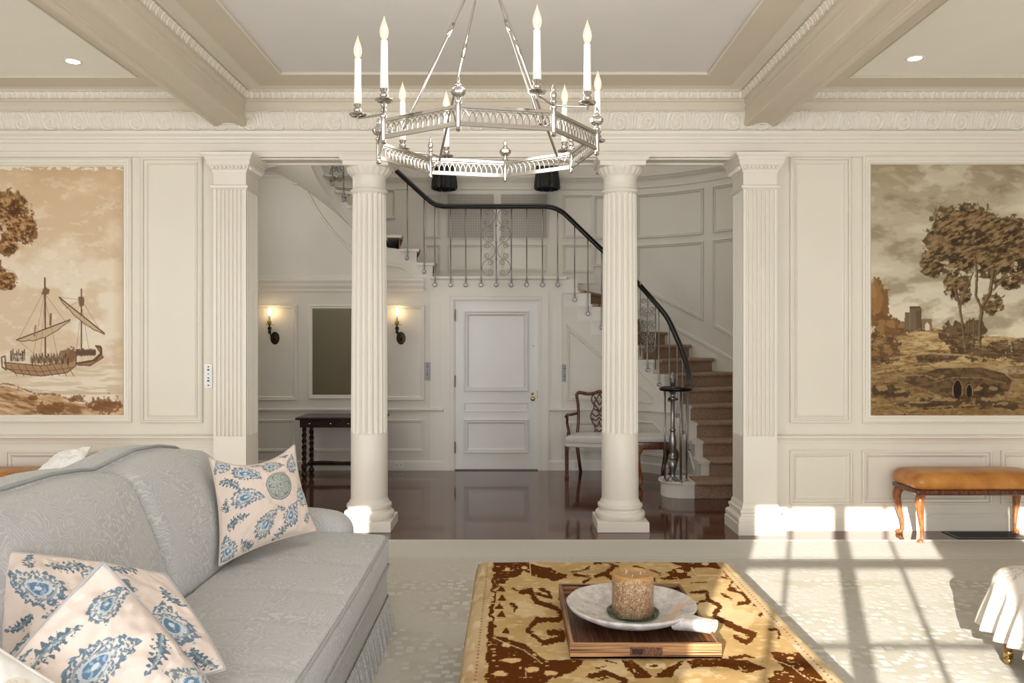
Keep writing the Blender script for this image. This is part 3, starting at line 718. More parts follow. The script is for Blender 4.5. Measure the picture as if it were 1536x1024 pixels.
mb=MB(); mb.sphere((1.56,7.93,.98),.014,8,6); mb.sphere((1.63,7.9,.98),.012,8,6); mb.tube([(1.60,7.95,.98),(1.56,7.93,.98)],.006,6); mb.build('newel_knob', m_black, st)

for o_ in st.children: o_.location = (-1.6,-8.0,0)
# ------------------------------------------------------------------ drum wall panels, crown, grilles
def onD(cx=1.13): return lambda p,q,h:(cx+(1.95-h)*math.cos(p/1.95), 8.84+(1.95-h)*math.sin(p/1.95), q)
oa=[0,10,21,32,42,52,62,72,80,87]; zo=lambda s: R_*np.interp(math.degrees(s/1.95),oa,[3,5,6,7,8,9,10,11,12,13])
A=lambda d: rad(d)*1.95
mb=MB()
for (a,b) in ((47,74),(14,43),(78,91)):
    s0,s1=A(a),A(b); panel(mb, rect(s0,s1,2.93,3.52), onD(), sc=.9, dens=.12)
    n=6; bot=[(s0+(s1-s0)*i/n, zo(s0+(s1-s0)*i/n)+.40) for i in range(n+1)]
    panel(mb, bot+[(s1,2.84),(s0,2.84)], onD(), sc=.9, dens=.12)
fb=onY(10.79)
for q in ((-1.18,-.96,2.95,3.53),(-1.18,-.96,2.5,2.86),(-.86,-.25,2.5,2.86),(-.14,.46,2.5,2.86),(.68,1.1,2.95,3.53),(.68,1.1,2.48,2.86)): panel(mb, rect(*q), fb, sc=.8)
# left of landing
for (a,b) in ((92,104),(106,120),(122,140)):
    panel(mb, rect(A(a),A(b),3.2,3.6), onD(-1.5), sc=.8, dens=.12)
# skirting that climbs with the treads
ss=[A(d) for d in range(0,91,4)]
mb.grid([[onD()(s,zo(s)+dz,h) for s in ss] for dz,h in ((.10,0),(.10,.016),(.13,.014),(.14,.004),(.15,0))])
mb.box(-1.5,1.13,10.775,10.79,2.33,2.45)
# crown line
cp=[(x,y) for x,y in drum]
for z_,h in ((3.72,.03),(3.75,.05),(3.6,.008)):
    mb.grid([[(x*(1-h/3),8.0+(y-8.0)*(1-h/2.8),z_) for x,y in cp],[(x*(1-h/3),8.0+(y-8.0)*(1-h/2.8),z_+.03) for x,y in cp]])
mb.build('panel_moulding', m_hall, wh)
for (a,b,lab) in ((672,740,'left one of the two square perforated grilles high on the wall behind the landing'),(752,819.5,'right one of the two square perforated grilles high on the wall behind the landing')):
    xa,xb=PX(a,10.78),PX(b,10.78); z0,z1=2.95,3.53; mb=MB(); n=26
    for i in range(n+1):
        x=xa+(xb-xa)*i/n; mb.box(x-.005,x+.005,10.768,10.776,z0,z1)
        z=z0+(z1-z0)*i/n; mb.box(xa,xb,10.766,10.774,z-.005,z+.005)
    mb.box(xa-.01,xa,10.76,10.785,z0,z1);mb.box(xb,xb+.01,10.76,10.785,z0,z1)
    g_=mb.build('wall_grille', m_grille); tag(g_, lab, 'grille', 'perforated wall grilles')
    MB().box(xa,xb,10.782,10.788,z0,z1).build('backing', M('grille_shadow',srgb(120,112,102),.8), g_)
for (px,lab) in ((666,'black fluted lamp shade of the left one of two wall lamps high above the landing'),(821,'black fluted lamp shade of the right one of two wall lamps high above the landing')):
    x=PX(px,10.55); t_=thing('wall_lamp', lab, 'wall lamp', (x,10.6,3.56), group='black shaded wall lamps above the landing')
    MB().lathe([(.15,0),(.165,.02),(.16,.1),(.14,.25),(.135,.34)],(0,0,0),96,rmod=lambda r,z,a:r+.010*math.cos(a*12)-(.0),cap=False).build('lamp_shade', m_black, t_, smooth=True)
    MB().box(-.02,.02,.0,.19,.18,.22).build('bracket', m_black, t_)
# ------------------------------------------------------------------ colour painting for printed / painted / woven surfaces
_T = np.random.RandomState(3).rand(256,256)
def vn(x,y,seed=0):
    xi=np.floor(x).astype(int); yi=np.floor(y).astype(int); fx=x-xi; fy=y-yi; fx=fx*fx*(3-2*fx); fy=fy*fy*(3-2*fy)
    g=lambda i,j:_T[(i+seed*17)%256,(j+seed*31)%256]
    return (g(xi,yi)*(1-fx)+g(xi+1,yi)*fx)*(1-fy)+(g(xi,yi+1)*(1-fx)+g(xi+1,yi+1)*fx)*fy
def fbm(x,y,o=4,seed=0):
    s=0;a=.5;t=0
    for k in range(o): s=s+a*vn(x*2**k,y*2**k,seed+k); t+=a; a*=.55
    return s/t
class Cv:
    def __init__(s,X,Y): s.X=X; s.Y=Y; s.img=np.zeros(X.shape+(3,))
    def fill(s,c): s.img[:]=np.array(c,float)
    def blend(s,m,c):
        m=np.clip(m,0,1)[...,None]; s.img=s.img*(1-m)+np.array(c,float)*m
    def blob(s,cx,cy,rx,ry,c,a=1,rough=.5,sc=.08,seed=1,soft=.12,rot=0):
        dx=s.X-cx; dy=s.Y-cy; co,si=math.cos(rot),math.sin(rot)
        d=np.hypot((dx*co+dy*si)/rx,(-dx*si+dy*co)/ry)+(fbm(s.X*sc,s.Y*sc,4,seed)-.5)*rough*2
        s.blend((1-d)/soft*a if a>=1 else np.clip((1-d)/soft,0,1)*a,c)
    def dist(s,pts):
        D=np.full(s.X.shape,1e9)
        for (x0,y0),(x1,y1) in zip(pts[:-1],pts[1:]):
            vx,vy=x1-x0,y1-y0; L=vx*vx+vy*vy+1e-9; t=np.clip(((s.X-x0)*vx+(s.Y-y0)*vy)/L,0,1)
            D=np.minimum(D,np.hypot(s.X-x0-t*vx,s.Y-y0-t*vy))
        return D
    def line(s,pts,w,c,a=1,jit=0,soft=1.0): 
        D=s.dist(pts)
        if jit: D=D+(fbm(s.X*.12,s.Y*.12,3,9)-.5)*jit*2
        s.blend(np.clip((w-D)/soft+.5,0,1)*a,c)
    def pmask(s,pts):
        X,Y=s.X,s.Y; ins=np.zeros(X.shape,bool); n=len(pts)
        for i in range(n):
            x0,y0=pts[i];x1,y1=pts[(i+1)%n]
            if y0==y1: continue
            c=((Y>=min(y0,y1))&(Y<max(y0,y1)))&(X<(x1-x0)*(Y-y0)/(y1-y0)+x0); ins^=c
        return ins.astype(float)
    def poly(s,pts,c,a=1): s.blend(s.pmask(pts)*a,c)
def lin(img):
    img=np.asarray(img,float)
    c=np.clip(img/255,0,1); return np.where(c<=.04045,c/12.92,((c+.055)/1.055)**2.4)

# ---- left mural (harbour with two sailing boats); canvas units = 2.4375 per photo pixel
def mural_left():
    px=np.linspace(-60,184.5,330); py=np.linspace(250,622.6,500)
    GX,GY=np.meshgrid(px,py,indexing='ij'); c=Cv(GX*2.4375,(GY-220)*2.4375); X,Y=c.X,c.Y
    n=fbm(X*.006,Y*.009,5,2); n2=fbm(X*.03,Y*.05,4,5); t=np.clip((Y-70)/700,0,1)
    c.fill((214,184,144)); c.blend(np.clip((t-.08)*1.7,0,1),(222,206,180)); c.blend(np.clip((n-.45)*3,0,.45),(196,158,112)); c.blend(np.clip((n2-.6)*3,0,.35),(232,218,196))
    c.blend(np.clip((.13-t)/.13,0,1)*.55,(186,150,104)); c.blend(np.clip((X-410)/45,0,1)*.45,(178,140,96))
    c.blend(((Y<84+14*fbm(X*.05,X*0,3,4)-7)*(fbm(X*.06,Y*.1,3,8)>.5))*.7,(236,228,210))
    # water
    w=(Y>800)&(Y<905); c.blend(w*np.clip((fbm(X*.012,Y*.11,3,6)-.48)*5,0,.6),(186,158,120)); c.blend(np.clip((Y-790)/30,0,1)*np.clip((900-Y)/40,0,1)*.3,(226,208,180))
    # shore
    sh=930-60*np.exp(-((X-20)/110)**2)-20*np.exp(-((X-200)/60)**2)+.02*(X-200)+26*(fbm(X*.02,X*0,3,3)-.5)
    m=np.clip((Y-sh)/6,0,1); c.blend(m,(194,152,104)); s_=fbm((X+Y*1.5)*.014,(Y-X*.25)*.09,4,7)
    c.blend(m*np.clip((s_-.48)*6,0,.9),(140,90,48)); c.blend(m*np.clip((.43-s_)*6,0,.7),(220,186,142)); c.line([(x_,930-60*math.exp(-((x_-20)/110)**2)-20*math.exp(-((x_-200)/60)**2)+.02*(x_-200)) for x_ in range(-140,460,12)],2.2,(120,76,40),.7,6)
    for (a,b,r) in ((285,915,22),(262,925,14),(120,918,18),(385,945,60),(180,960,50)): c.blob(a,b,r,r*.55,(128,80,40),.8,.8,.1,a)
    # foliage upper left
    for (a,b,rx,ry) in ((30,215,80,60),(75,290,58,46),(40,330,34,30),(95,305,42,50),(25,370,50,28),(-60,250,90,100),(15,480,48,30),(-40,470,60,70),(25,505,40,22)):
        for k,(cc,dx,dy,sc_) in enumerate((((124,80,38),0,0,1),((164,112,60),-6,-6,.72),((92,56,24),8,8,.45),((184,136,80),-10,-12,.3))): c.blob(a+dx,b+dy,rx*sc_,ry*sc_,cc,.85,.55,.06,int(a+k*3+b)%90,.15)
    fm=fbm((X+Y*.5)*.09,(Y-X*.6)*.12,3,11); fo=np.clip(1-np.minimum(np.hypot((X-50)/85,(Y-275)/115),np.hypot((X-15)/55,(Y-485)/42)),0,1)*6
    c.blend(np.clip(fo,0,1)*np.clip((fm-.55)*8,0,.8),(84,50,22)); c.blend(np.clip(fo,0,1)*np.clip((.42-fm)*8,0,.6),(206,160,104))
    dk=(86,60,42)
    # ships
    def hull(pts,col): c.poly(pts,col); c.line(pts+[pts[0]],1.6,dk,.9)
    hull([(15,788),(60,792),(150,800),(230,790),(262,745),(280,752),(278,800),(245,826),(150,838),(60,828),(25,810)],(168,128,86))
    for k in range(9): c.line([(40+k*26,800),(62+k*26,838)],1.3,(104,72,46),.8)
    c.line([(20,812),(150,822),(272,806)],1.6,(116,82,54),.8); c.line([(5,770),(18,765),(22,815),(8,805),(6,772)],3,(120,84,54),.9)
    c.blob(252,760,34,28,(126,88,58),.85,.5,.1,5); hull([(278,790),(340,780),(372,750),(372,735),(350,728),(378,770),(330,800),(285,798)],(150,108,70)); c.line([(350,728),(368,730),(372,755),(350,780),(290,790)],3,(96,66,44),.9)
    for k in range(46):
        a=115+k*3.6 if k<38 else 40+(k-38)*5; b=(766+9*math.sin(k*2.1)) if k<38 else 752; 
        if k>=38: c.line([(40+(k-38)*7,740+8*((k*5)%3)),(42+(k-38)*7,782)],1.8+(k%3)*.6,(84,58,40),.85,2)
        else: c.blob(a,b+10,4,15,(92,64,44) if k%2 else (150,116,82),.85,.4,.2,k)
    for k in range(16): c.blob(282+k*4.4,752,3.5,14,(92,64,44),.85,.4,.2,k)
    c.line([(164,480),(166,765)],3,(110,78,52),1); c.line([(298,520),(298,750)],2.6,(110,78,52),1); c.blob(167,530,16,14,(120,86,58),.9,.5,.15,2); c.blob(298,565,12,20,(120,86,58),.9,.5,.15,3)
    def sail(p,q,sag):
        pts=[(p[0]+(q[0]-p[0])*t,p[1]+(q[1]-p[1])*t) for t in np.linspace(0,1,14)]; lo=[(x,y+sag*math.sin(PI*i/13)+5*abs(math.sin(i*1.1))) for i,(x,y) in enumerate(pts)]
        c.poly(pts+lo[::-1],(196,164,124)); c.line(pts,2.2,dk,.9); c.line(lo,1.5,dk,.8)
    sail((60,706),(256,632),26); sail((216,550),(382,682),20)
    for p,q in (((165,520),(70,700)),((165,520),(120,770)),((166,540),(240,640)),((165,540),(148,760)),((298,560),(240,590)),((298,560),(372,680)),((298,580),(280,740)),((298,580),(325,740)),((166,560),(212,770)),((75,715),(130,760)),((216,550),(300,560))): c.line([p,q],.8,(130,98,70),.75)
    c.line([(186,612),(184,650)],4,(120,86,58),.85); c.line([(130,655),(126,690)],4,(140,104,72),.7)
    return GX,GY,c.img
def mural_right():
    px=np.linspace(1306.7,1600,380); py=np.linspace(246.5,623.5,500)
    GX,GY=np.meshgrid(px,py,indexing='ij'); c=Cv((GX-1060)*2.328,(GY-220)*2.328); X,Y=c.X,c.Y
    t=np.clip((Y-62)/580,0,1); n=fbm(X*.007+Y*.003,Y*.014,5,3); st=fbm((X+Y)*.018,(Y-X*.4)*.05,4,6)
    c.fill((158,138,104)); c.blend(np.clip(t*1.15-.05,0,1)**.8,(208,198,172)); c.blend(np.clip((t-.75)*4,0,1)*.7,(222,208,168))
    c.blend(np.clip((n-.5)*4,0,.6),(132,112,80)); c.blend(np.clip((st-.55)*4,0,.5)*(1-t*.6),(188,172,140)); c.blend(np.clip((.40-n)*5,0,.6),(208,198,174)); c.blend(np.clip(1-np.hypot((X-1120)/90,(Y-170)/110),0,1)*.6,(222,214,190))
    # ground
    gl=655+ -8*np.sin(X*.01)-18*np.exp(-((X-760)/90)**2)+10*(fbm(X*.03,X*0,3,2)-.5)
    g=np.clip((Y-gl)/5,0,1); s_=fbm((X)*.012,(Y)*.07,5,8)
    c.blend(g,(176,138,80)); c.blend(g*np.clip((s_-.45)*4,0,.85),(116,80,38)); c.blend(g*np.clip((.42-s_)*6,0,.7),(208,178,116)); c.blend(g*np.clip((Y-740)/120,0,.55),(106,78,40))
    m=g*np.clip((X-990)/20,0,1)*(Y<735); c.blend(m*.7,(186,158,104)); c.blend(g*(np.abs(Y-690-8*np.sin(X*.02))<9)*np.clip((X-1000)/15,0,1)*.8,(214,206,180))
    c.poly([(1040,770),(1240,765),(1240,800),(1000,790)],(164,142,100),.7)
    # bush masses left
    for (a,b,rx,ry,cc) in ((600,560,36,95,(128,84,36)),(590,520,24,60,(150,104,50)),(620,640,34,60,(118,78,36)),(610,700,60,50,(96,64,32)),(650,630,30,28,(124,84,42)),(690,632,30,22,(112,74,36)),(600,735,50,24,(84,56,30)),(640,720,40,34,(110,76,40))):
        c.blob(a,b,rx,ry,cc,.95,.6,.07,int(a)%40,.12); c.blob(a-8,b-10,rx*.5,ry*.5,(172,126,66),.6,.8,.1,int(b)%40)
    # castle
    wc=(118,94,66); c.poly([(692,578),(708,578),(708,560),(748,560),(750,642),(690,642)],wc); c.poly([(708,556),(746,556),(746,566),(708,566)],(100,78,54)); c.poly([(750,602),(786,600),(788,642),(750,642)],(132,106,74)); c.poly([(762,642),(762,622),(770,612),(778,622),(779,642)],(206,194,162)); c.poly([(730,570),(748,570),(750,642),(734,642)],(94,72,50),.6)
    # dark shrubs
    for (a,b,rx,ry) in ((870,650,60,44),(930,640,50,40),(905,690,50,30),(960,720,100,30),(1030,700,40,28),(1090,740,40,22),(1095,700,30,30),(800,735,66,16),(840,738,30,12)):
        c.blob(a,b,rx,ry,(84,60,36),.9,.7,.07,int(a)%50,.12); c.blob(a-6,b-8,rx*.6,ry*.5,(126,96,58),.6,.9,.1,int(a+b)%50)
    # tree crown
    cr=((900,265,110,62),(850,310,82,70),(960,290,90,70),(1040,330,80,80),(1090,400,60,70),(820,350,66,54),(880,380,80,60),(790,400,46,36),(790,430,40,30),(950,390,86,60),(1020,420,80,52),(1060,290,60,46),(860,480,36,50),(900,500,26,54),(1050,470,60,30),(1000,550,40,34),(1160,360,70,90),(1180,470,50,30))
    for i,(a,b,rx,ry) in enumerate(cr): c.blob(a,b,rx,ry,(96,72,40),.93,.6,.055,i+3,.14)
    for i,(a,b,rx,ry) in enumerate(cr):
        c.blob(a-12,b-16,rx*.62,ry*.5,(134,104,62),.75,.8,.06,i+20,.2); c.blob(a+10,b+16,rx*.5,ry*.42,(62,44,24),.7,.9,.06,i+40,.2)
    cm=np.zeros(X.shape)
    for a,b,rx,ry in cr: cm=np.maximum(cm,np.clip((1-np.hypot((X-a)/rx,(Y-b)/ry))*5,0,1))
    st=fbm((X-Y*.5)*.05,(Y+X*.5)*.13,3,12); c.blend(cm*np.clip((st-.56)*9,0,.75),(160,128,82)); c.blend(cm*np.clip((.43-st)*9,0,.7),(58,40,20))
    hole=(fbm(X*.05,Y*.045,3,15)>.66)&(Y>400); c.blend(cm*hole*.7,(206,192,160))
    tr=(124,98,62)
    for pts,w in (([(952,700),(955,620),(962,560),(990,510),(1002,430)],7),([(962,570),(940,520),(944,440),(936,380)],5),([(905,712),(890,600),(880,540),(865,490)],4.5),([(885,560),(905,500),(930,440)],3),([(1000,500),(1040,460),(1070,450)],3),([(975,540),(1010,540),(1040,520)],2.5),([(925,700),(935,640),(932,600)],3),([(900,700),(915,650),(918,600)],2.5)): c.line(pts,w,tr,.95,2); c.line([(x+w*.5,y) for x,y in pts],w*.35,(70,46,26),.8,1)
    c.blend(g*np.clip((Y-890)/30,0,1)*.5,(150,110,54)); c.line([(690,935),(760,915),(850,912),(960,905)],2,(60,40,24),.8,4)
    c.blend(((fbm(X*.05,Y*.22,4,21)-.56)*7).clip(0,.28)*g,(206,176,118)); c.blend(((fbm(X*.07,Y*.2,3,25)-.6)*8).clip(0,.3)*g,(70,46,24))
    # bridge
    bp=[(820,772),(960,768),(1040,790),(1066,812),(1056,850),(980,870),(860,886),(800,860),(690,820),(700,800)]
    c.poly(bp,(112,84,50)); c.blend(c.pmask(bp)*np.clip((fbm(X*.05,Y*.08,4,4)-.42)*4,0,.8),(78,54,30)); c.line([(820,772),(960,768),(1040,790),(1066,812)],2,(168,136,90),.8)
    for (a,b,w_,h_) in ((876,842,18,38),(916,848,12,28),(960,850,10,20)): c.blob(a,b,w_,h_,(48,32,20),.9,.2,.1,3); 
    for (a,b,rx,ry) in ((660,862,60,16),(840,890,110,16),(990,890,60,22),(1040,905,50,14),(620,850,40,22),(960,850,28,24),(1010,850,30,20),(760,900,70,10)): c.blob(a,b,rx,ry,(72,50,28),.8,.9,.06,int(a)%60,.2); c.blob(a-5,b-8,rx*.6,ry*.4,(190,156,100),.6,.9,.08,int(b)%60,.2)
    c.line([(700,800),(760,796),(800,812),(830,800)],3,(150,118,74),.8,4); c.line([(790,822),(860,806),(960,806),(1045,826)],2,(146,114,72),.7,2)
    for (a,b,w_,h_) in ((876,846,16,34),(917,852,11,24)): c.blob(a,b,w_,h_,(38,25,15),.95,.12,.1,3); c.line([(a-w_,b+h_*.6),(a-w_,b-h_*.3),(a-w_*.5,b-h_*.85),(a,b-h_),(a+w_*.5,b-h_*.85),(a+w_,b-h_*.3),(a+w_,b+h_*.6)],1.6,(164,132,88),.8)
    for q in range(14): c.line([(740+q*5,742-3*(q%3)),(739+q*5,752)],1.6,(70,50,32),.8)
    c.line([(640,740),(760,720),(900,728),(1000,742),(1100,760)],3,(200,170,116),.55,5); c.line([(576,790),(700,772),(820,760)],3,(206,176,120),.5,5)
    c.line([(709,566),(709,640)],1,(150,124,92),.8); c.line([(748,566),(750,640)],1.5,(80,62,44),.9); c.line([(692,642),(788,642)],2,(90,68,44),.7,3)
    return GX,GY,c.img
def hang(fn, label):
    GX,GY,img=fn(); Y=W-.006; P=np.stack([(GX-768)/F*Y, np.full(GX.shape,Y), 1.55+(512-GY)/F*Y],-1)
    x0,x1=P[0,0,0],P[-1,0,0]; z1,z0=P[0,0,2],P[0,-1,2]
    t_=thing('mural_painting', label, 'painting', ((x0+x1)/2,W,z0))
    Q=P.copy(); Q[...,0]-=(x0+x1)/2; Q[...,1]-=W; Q[...,2]-=z0
    mb=MB(); mb.grid(Q); g_=img.mean(-1,keepdims=True); img=(g_+(img-g_)*.76)*1.05; mb.build('canvas', m_mural, t_, colors=lin(img).reshape(-1,3))
    MB().box(x0-(x0+x1)/2,x1-(x0+x1)/2,-.0055,0.001,0,z1-z0).build('backing', m_whitefab, t_)
    mb=MB(); h=z1-z0; hw=(x1-x0)/2
    panel(mb, rect(-hw-.072,hw+.072,-.062,h+.075), lambda p,q,hh:(p,-hh,q), prof=[(0,0),(0,.02),(.012,.028),(.022,.018),(.04,.018),(.048,.01),(.062,.012),(.066,.006),(.066,0)])
    mb.build('frame', m_trim, t_)
hang(mural_left,'sepia mural of two old sailing boats off a rocky shore, left of the opening')
hang(mural_right,'brown landscape mural of a tall tree, ruined tower and stone bridge, right of the opening')

# ------------------------------------------------------------------ pillows
def paisley(c,cx,cy,s,rot,hue=0,seed=0,flip=1):
    co,si=math.cos(rot),math.sin(rot); x=((c.X-cx)*co+(c.Y-cy)*si)/s*flip; y=(-(c.X-cx)*si+(c.Y-cy)*co)/s
    xx=x-.38*np.maximum(y,0)**2; rho=np.sqrt((xx/(.56*(1-.5*np.clip(y,-1,1))))**2+y*y); y0=y+.12; rc=np.sqrt((xx/(.56*(1-.5*np.clip(y0*2,-1,1))))**2+y0*y0)
    ang=np.arctan2(xx,y); edge=.93+.09*np.cos(ang*17)+.25*(fbm(c.X*40,c.Y*40,2,seed+9)-.5); ins=(rho<edge)
    lace=fbm(c.X*85/1.0,c.Y*85,2,seed+2); dark=[(98,117,132),(112,126,130)][hue%2]; mid=[(150,160,166),(164,166,160)][hue%2]
    c.blend(ins*1.0,(212,204,196)); c.blend(ins*np.clip((lace-.45)*12,0,1)*.9,dark); c.blend(ins*((rho>.80)&(rho<.93))*.8,dark)
    c.blend(ins*((rc>.48)&(rc<.55))*.9,mid)
    c.blend(ins*(rc<.42),(192,196,196)); c.blend(ins*(rc<.33),(100,128,154)); c.blend(ins*(rc<.33)*(fbm(c.X*60,c.Y*60,2,seed)>.6),(150,174,194)); c.blend(ins*(rc<.11),(206,208,204))
def sprig(c,cx,cy,s,rot,seed=0):
    co,si=math.cos(rot),math.sin(rot); x=((c.X-cx)*co+(c.Y-cy)*si)/s; y=(-(c.X-cx)*si+(c.Y-cy)*co)/s
    xx=x-.25*y*y; w=.36*np.sqrt(np.clip(1-y*y,0,1))*(1-.5*y)*(1+.42*np.cos(y*22)); m=(np.abs(xx)<w)&(np.abs(y)<1)
    n=fbm(c.X*75,c.Y*75,2,seed); c.blend(m*np.clip((n-.36)*9,0,1),(90,107,119)); c.blend((m&(np.abs(xx)<w*.25))*.6,(140,160,166))
def medallion(c,cx,cy,r):
    d=np.hypot(c.X-cx,c.Y-cy)/r; a=np.arctan2(c.Y-cy,c.X-cx); base=(176,178,170); dk=(112,122,120)
    c.blend(d<1,base); c.blend((d<1)&(d>.93),dk); c.blend((d<.86)&(d>.82),dk)
    n=fbm(c.X*90,c.Y*90,2,5); c.blend(((d<.82)&(n>.55))*.5,dk); pet=np.abs(np.cos(a*3)); c.blend(((d<.78*pet+.04)&(d>.78*pet-.06)&(d>.08)),dk); c.blend(d<.07,dk)
def pillow(name,label,corners,T,print_fn,fab,edge_m,N=241,wr=.018,seed=1,pinch=.06,crease=None,bgcol=None,chop=0.0):
    """corners BL,BR,TR,TL world; normal toward viewer side"""
    BL,BR,TR,TL=[np.array(p,float) for p in corners]; ctr=(BL+BR+TR+TL)/4; base=np.array([ctr[0],ctr[1],min(p[2] for p in (BL,BR,TR,TL))])
    u=np.linspace(0,1,N); U,V=np.meshgrid(u,u,indexing='ij'); a=2*U-1; b=2*V-1
    # edges bow inwards between the pulled-out corners
    U2=.5+.5*a*(1-pinch*(1-b*b)); V2=.5+.5*b*(1-pinch*(1-a*a))-chop*(1-a*a)*np.clip(b,0,1)**2
    P=(1-U2)[...,None]*((1-V2)[...,None]*BL+V2[...,None]*TL)+U2[...,None]*((1-V2)[...,None]*BR+V2[...,None]*TR)
    nrm=np.cross(BR-BL,TL-BL); nrm/=np.linalg.norm(nrm)
    th=T*(np.clip(1-a*a,0,1)**.55*np.clip(1-b*b,0,1)**.55); w=(fbm(U*5+seed,V*5,3,seed)-.5)*wr*2*np.clip(th/T*3,0,1)
    if crease is not None: w=w+crease(U,V)
    F_=P+nrm*(th+w)[...,None]-base; B_=P-nrm*(th*.8)[...,None]-base
    t_=thing(name,label,'pillow',tuple(base))
    c=Cv(U,V); c.fill(bgcol or (219,203,191)); print_fn(c); col=lin(c.img).reshape(-1,3)
    mb=MB(); mb.grid(F_); mb.build('printed_front',fab,t_,smooth=True,colors=col)
    mb=MB(); mb.grid(B_[::3,::3] if (N-1)%3==0 else B_,flip=True); nb=len(mb.v); mb.build('back_panel',fab,t_,smooth=True,colors=np.tile(lin(np.array(bgcol or (219,203,191),float)),(nb,1)))
    ring=[F_[i,0] for i in range(0,N,4)]+[F_[-1,j] for j in range(0,N,4)]+[F_[i,-1] for i in range(N-1,-1,-4)]+[F_[0,j] for j in range(N-1,-1,-4)]
    mb=MB(); mb.tube([tuple(p) for p in ring],.0055,6,closed=True); mb.build('piping',edge_m,t_,smooth=True)
    return t_
def pr_far(c):
    medallion(c,.62,.56,.17)
    for i,(x,y,s,r) in enumerate(((.30,.80,.17,-1.9),(.62,.86,.15,-1.5),(.25,.52,.17,-1.6),(.42,.20,.17,-.6),(.72,.22,.15,-.35),(.90,.40,.13,.2),(.87,.80,.13,.0),(.08,.90,.12,2.6),(.05,.1,.13,.5))): paisley(c,x,y,s,r,i,i*3)
    for i,(x,y,s,r) in enumerate(((.13,.70,.11,-2.3),(.14,.33,.11,-1.3),(.58,.06,.10,-.9),(.60,.30,.06,1),(.92,.16,.08,-.8),(.46,.93,.08,-1.7),(.04,.5,.07,0),(.8,.64+.31,.06,1),(.22,.06,.09,.9))): sprig(c,x,y,s,r,i)
pillow('throw_pillow','pink paisley pillow with a round medallion, upright at the far end of the sofa',
    [(-1.30,3.55,.555),(-.985,4.02,.60),(-1.125,4.13,1.015),(-1.43,3.78,1.00)],.085,pr_far,m_print,fabric('pillow_edge',srgb(200,186,172)),seed=3,pinch=.10,chop=.10)
m_pedge=fabric('pillow_edge_blue',srgb(170,168,168))
def pr_b(c):
    for i,(x,y,s,r) in enumerate(((.18,.72,.19,1.2),(.55,.75,.2,.8),(.82,.42,.2,.2),(.35,.3,.2,.6),(.75,.12,.15,1.3),(.1,.3,.15,.1))): paisley(c,x,y,s,r,i,i*5+1)
    for i,(x,y,s,r) in enumerate(((.36,.88,.12,1.7),(.3,.55,.10,2.2),(.7,.9,.11,1.9),(.9,.68,.10,.4),(.6,.4,.11,.8),(.9,.1,.1,.5),(.1,.5,.08,2),(.15,.93,.08,0))): sprig(c,x,y,s,r,i)
pillow('throw_pillow','pink paisley pillow tucked behind the front one at the near end of the sofa',
    [(-1.32,2.08,.56),(-.835,2.33,.595),(-1.07,2.47,.83),(-1.485,2.34,.935)],.09,pr_b,m_print,m_pedge,seed=6,pinch=-.035,N=301,wr=.035)
def pr_f(c):
    for i,(x,y,s,r) in enumerate(((.40,.66,.21,-.1),(.86,.5,.17,.5),(.20,.88,.14,.2),(.16,.25,.18,.3),(.55,.12,.17,.6),(.84,.9,.15,2.4))): paisley(c,x,y,s,r,i if i else 0,i*7+2)
    for i,(x,y,s,r) in enumerate(((.62,.46,.17,-.5),(.14,.60,.13,-.2),(.62,.86,.12,-2.7),(.4,.34,.12,-.8),(.78,.2,.12,-.3),(.9,.72,.1,.4),(.05,.45,.09,.2),(.35,.08,.08,1))): sprig(c,x,y,s,r,i)
cr_=lambda U,V: .016*np.exp(-((U-.78+.1*np.sin(V*5))/.02)**2)*np.clip(V*1.2,0,1)-.012*np.exp(-((U-.70)/.03)**2)
pillow('throw_pillow','front pink paisley pillow with its corner pointing up, beside the ivory pillow',
    [(-1.30,1.75,.62),(-.99,1.80,.44),(-.80,2.16,.60),(-1.09,2.13,.962)],.085,pr_f,m_print,m_pedge,N=301,wr=.04,seed=9,pinch=-.02,crease=cr_)
def pr_w(c):
    for i,(x,y,r) in enumerate(((.62,.80,.15),(.80,.30,.17),(.25,.45,.16),(.15,.9,.1))):
        d=np.hypot(c.X-x,(c.Y-y)*1.1)/r; n=fbm(c.X*60,c.Y*60,2,i); c.blend((d+.25*(fbm(c.X*18,c.Y*18,2,i)-.5)<1)*.9,(216,206,190)); c.blend(((d<1)&(np.abs(n-.5)<.06))*.7,(190,174,150)); c.blend((np.abs(d-.55)<.04)*.6,(196,184,164))
pillow('throw_pillow','ivory pillow with faint beige medallions in the near corner of the sofa',
    [(-1.36,1.50,.50),(-.86,1.66,.47),(-.96,1.80,.735),(-1.26,1.80,.93)],.10,pr_w,m_print,m_whitefab,N=121,seed=12,pinch=.02,bgcol=(232,228,222))
def pr_s(c): c.blend((fbm(c.X*9,c.Y*9,3,4)>.62)*.35,(226,220,208))
pillow('throw_pillow','small white pillow seen over the sofa back beside the left bench',
    [(-3.62,6.08,.56),(-3.28,6.02,.56),(-3.235,6.16,.745),(-3.50,6.2,.70)],.05,pr_s,m_print,m_whitefab,N=61,seed=15,bgcol=(248,247,244))

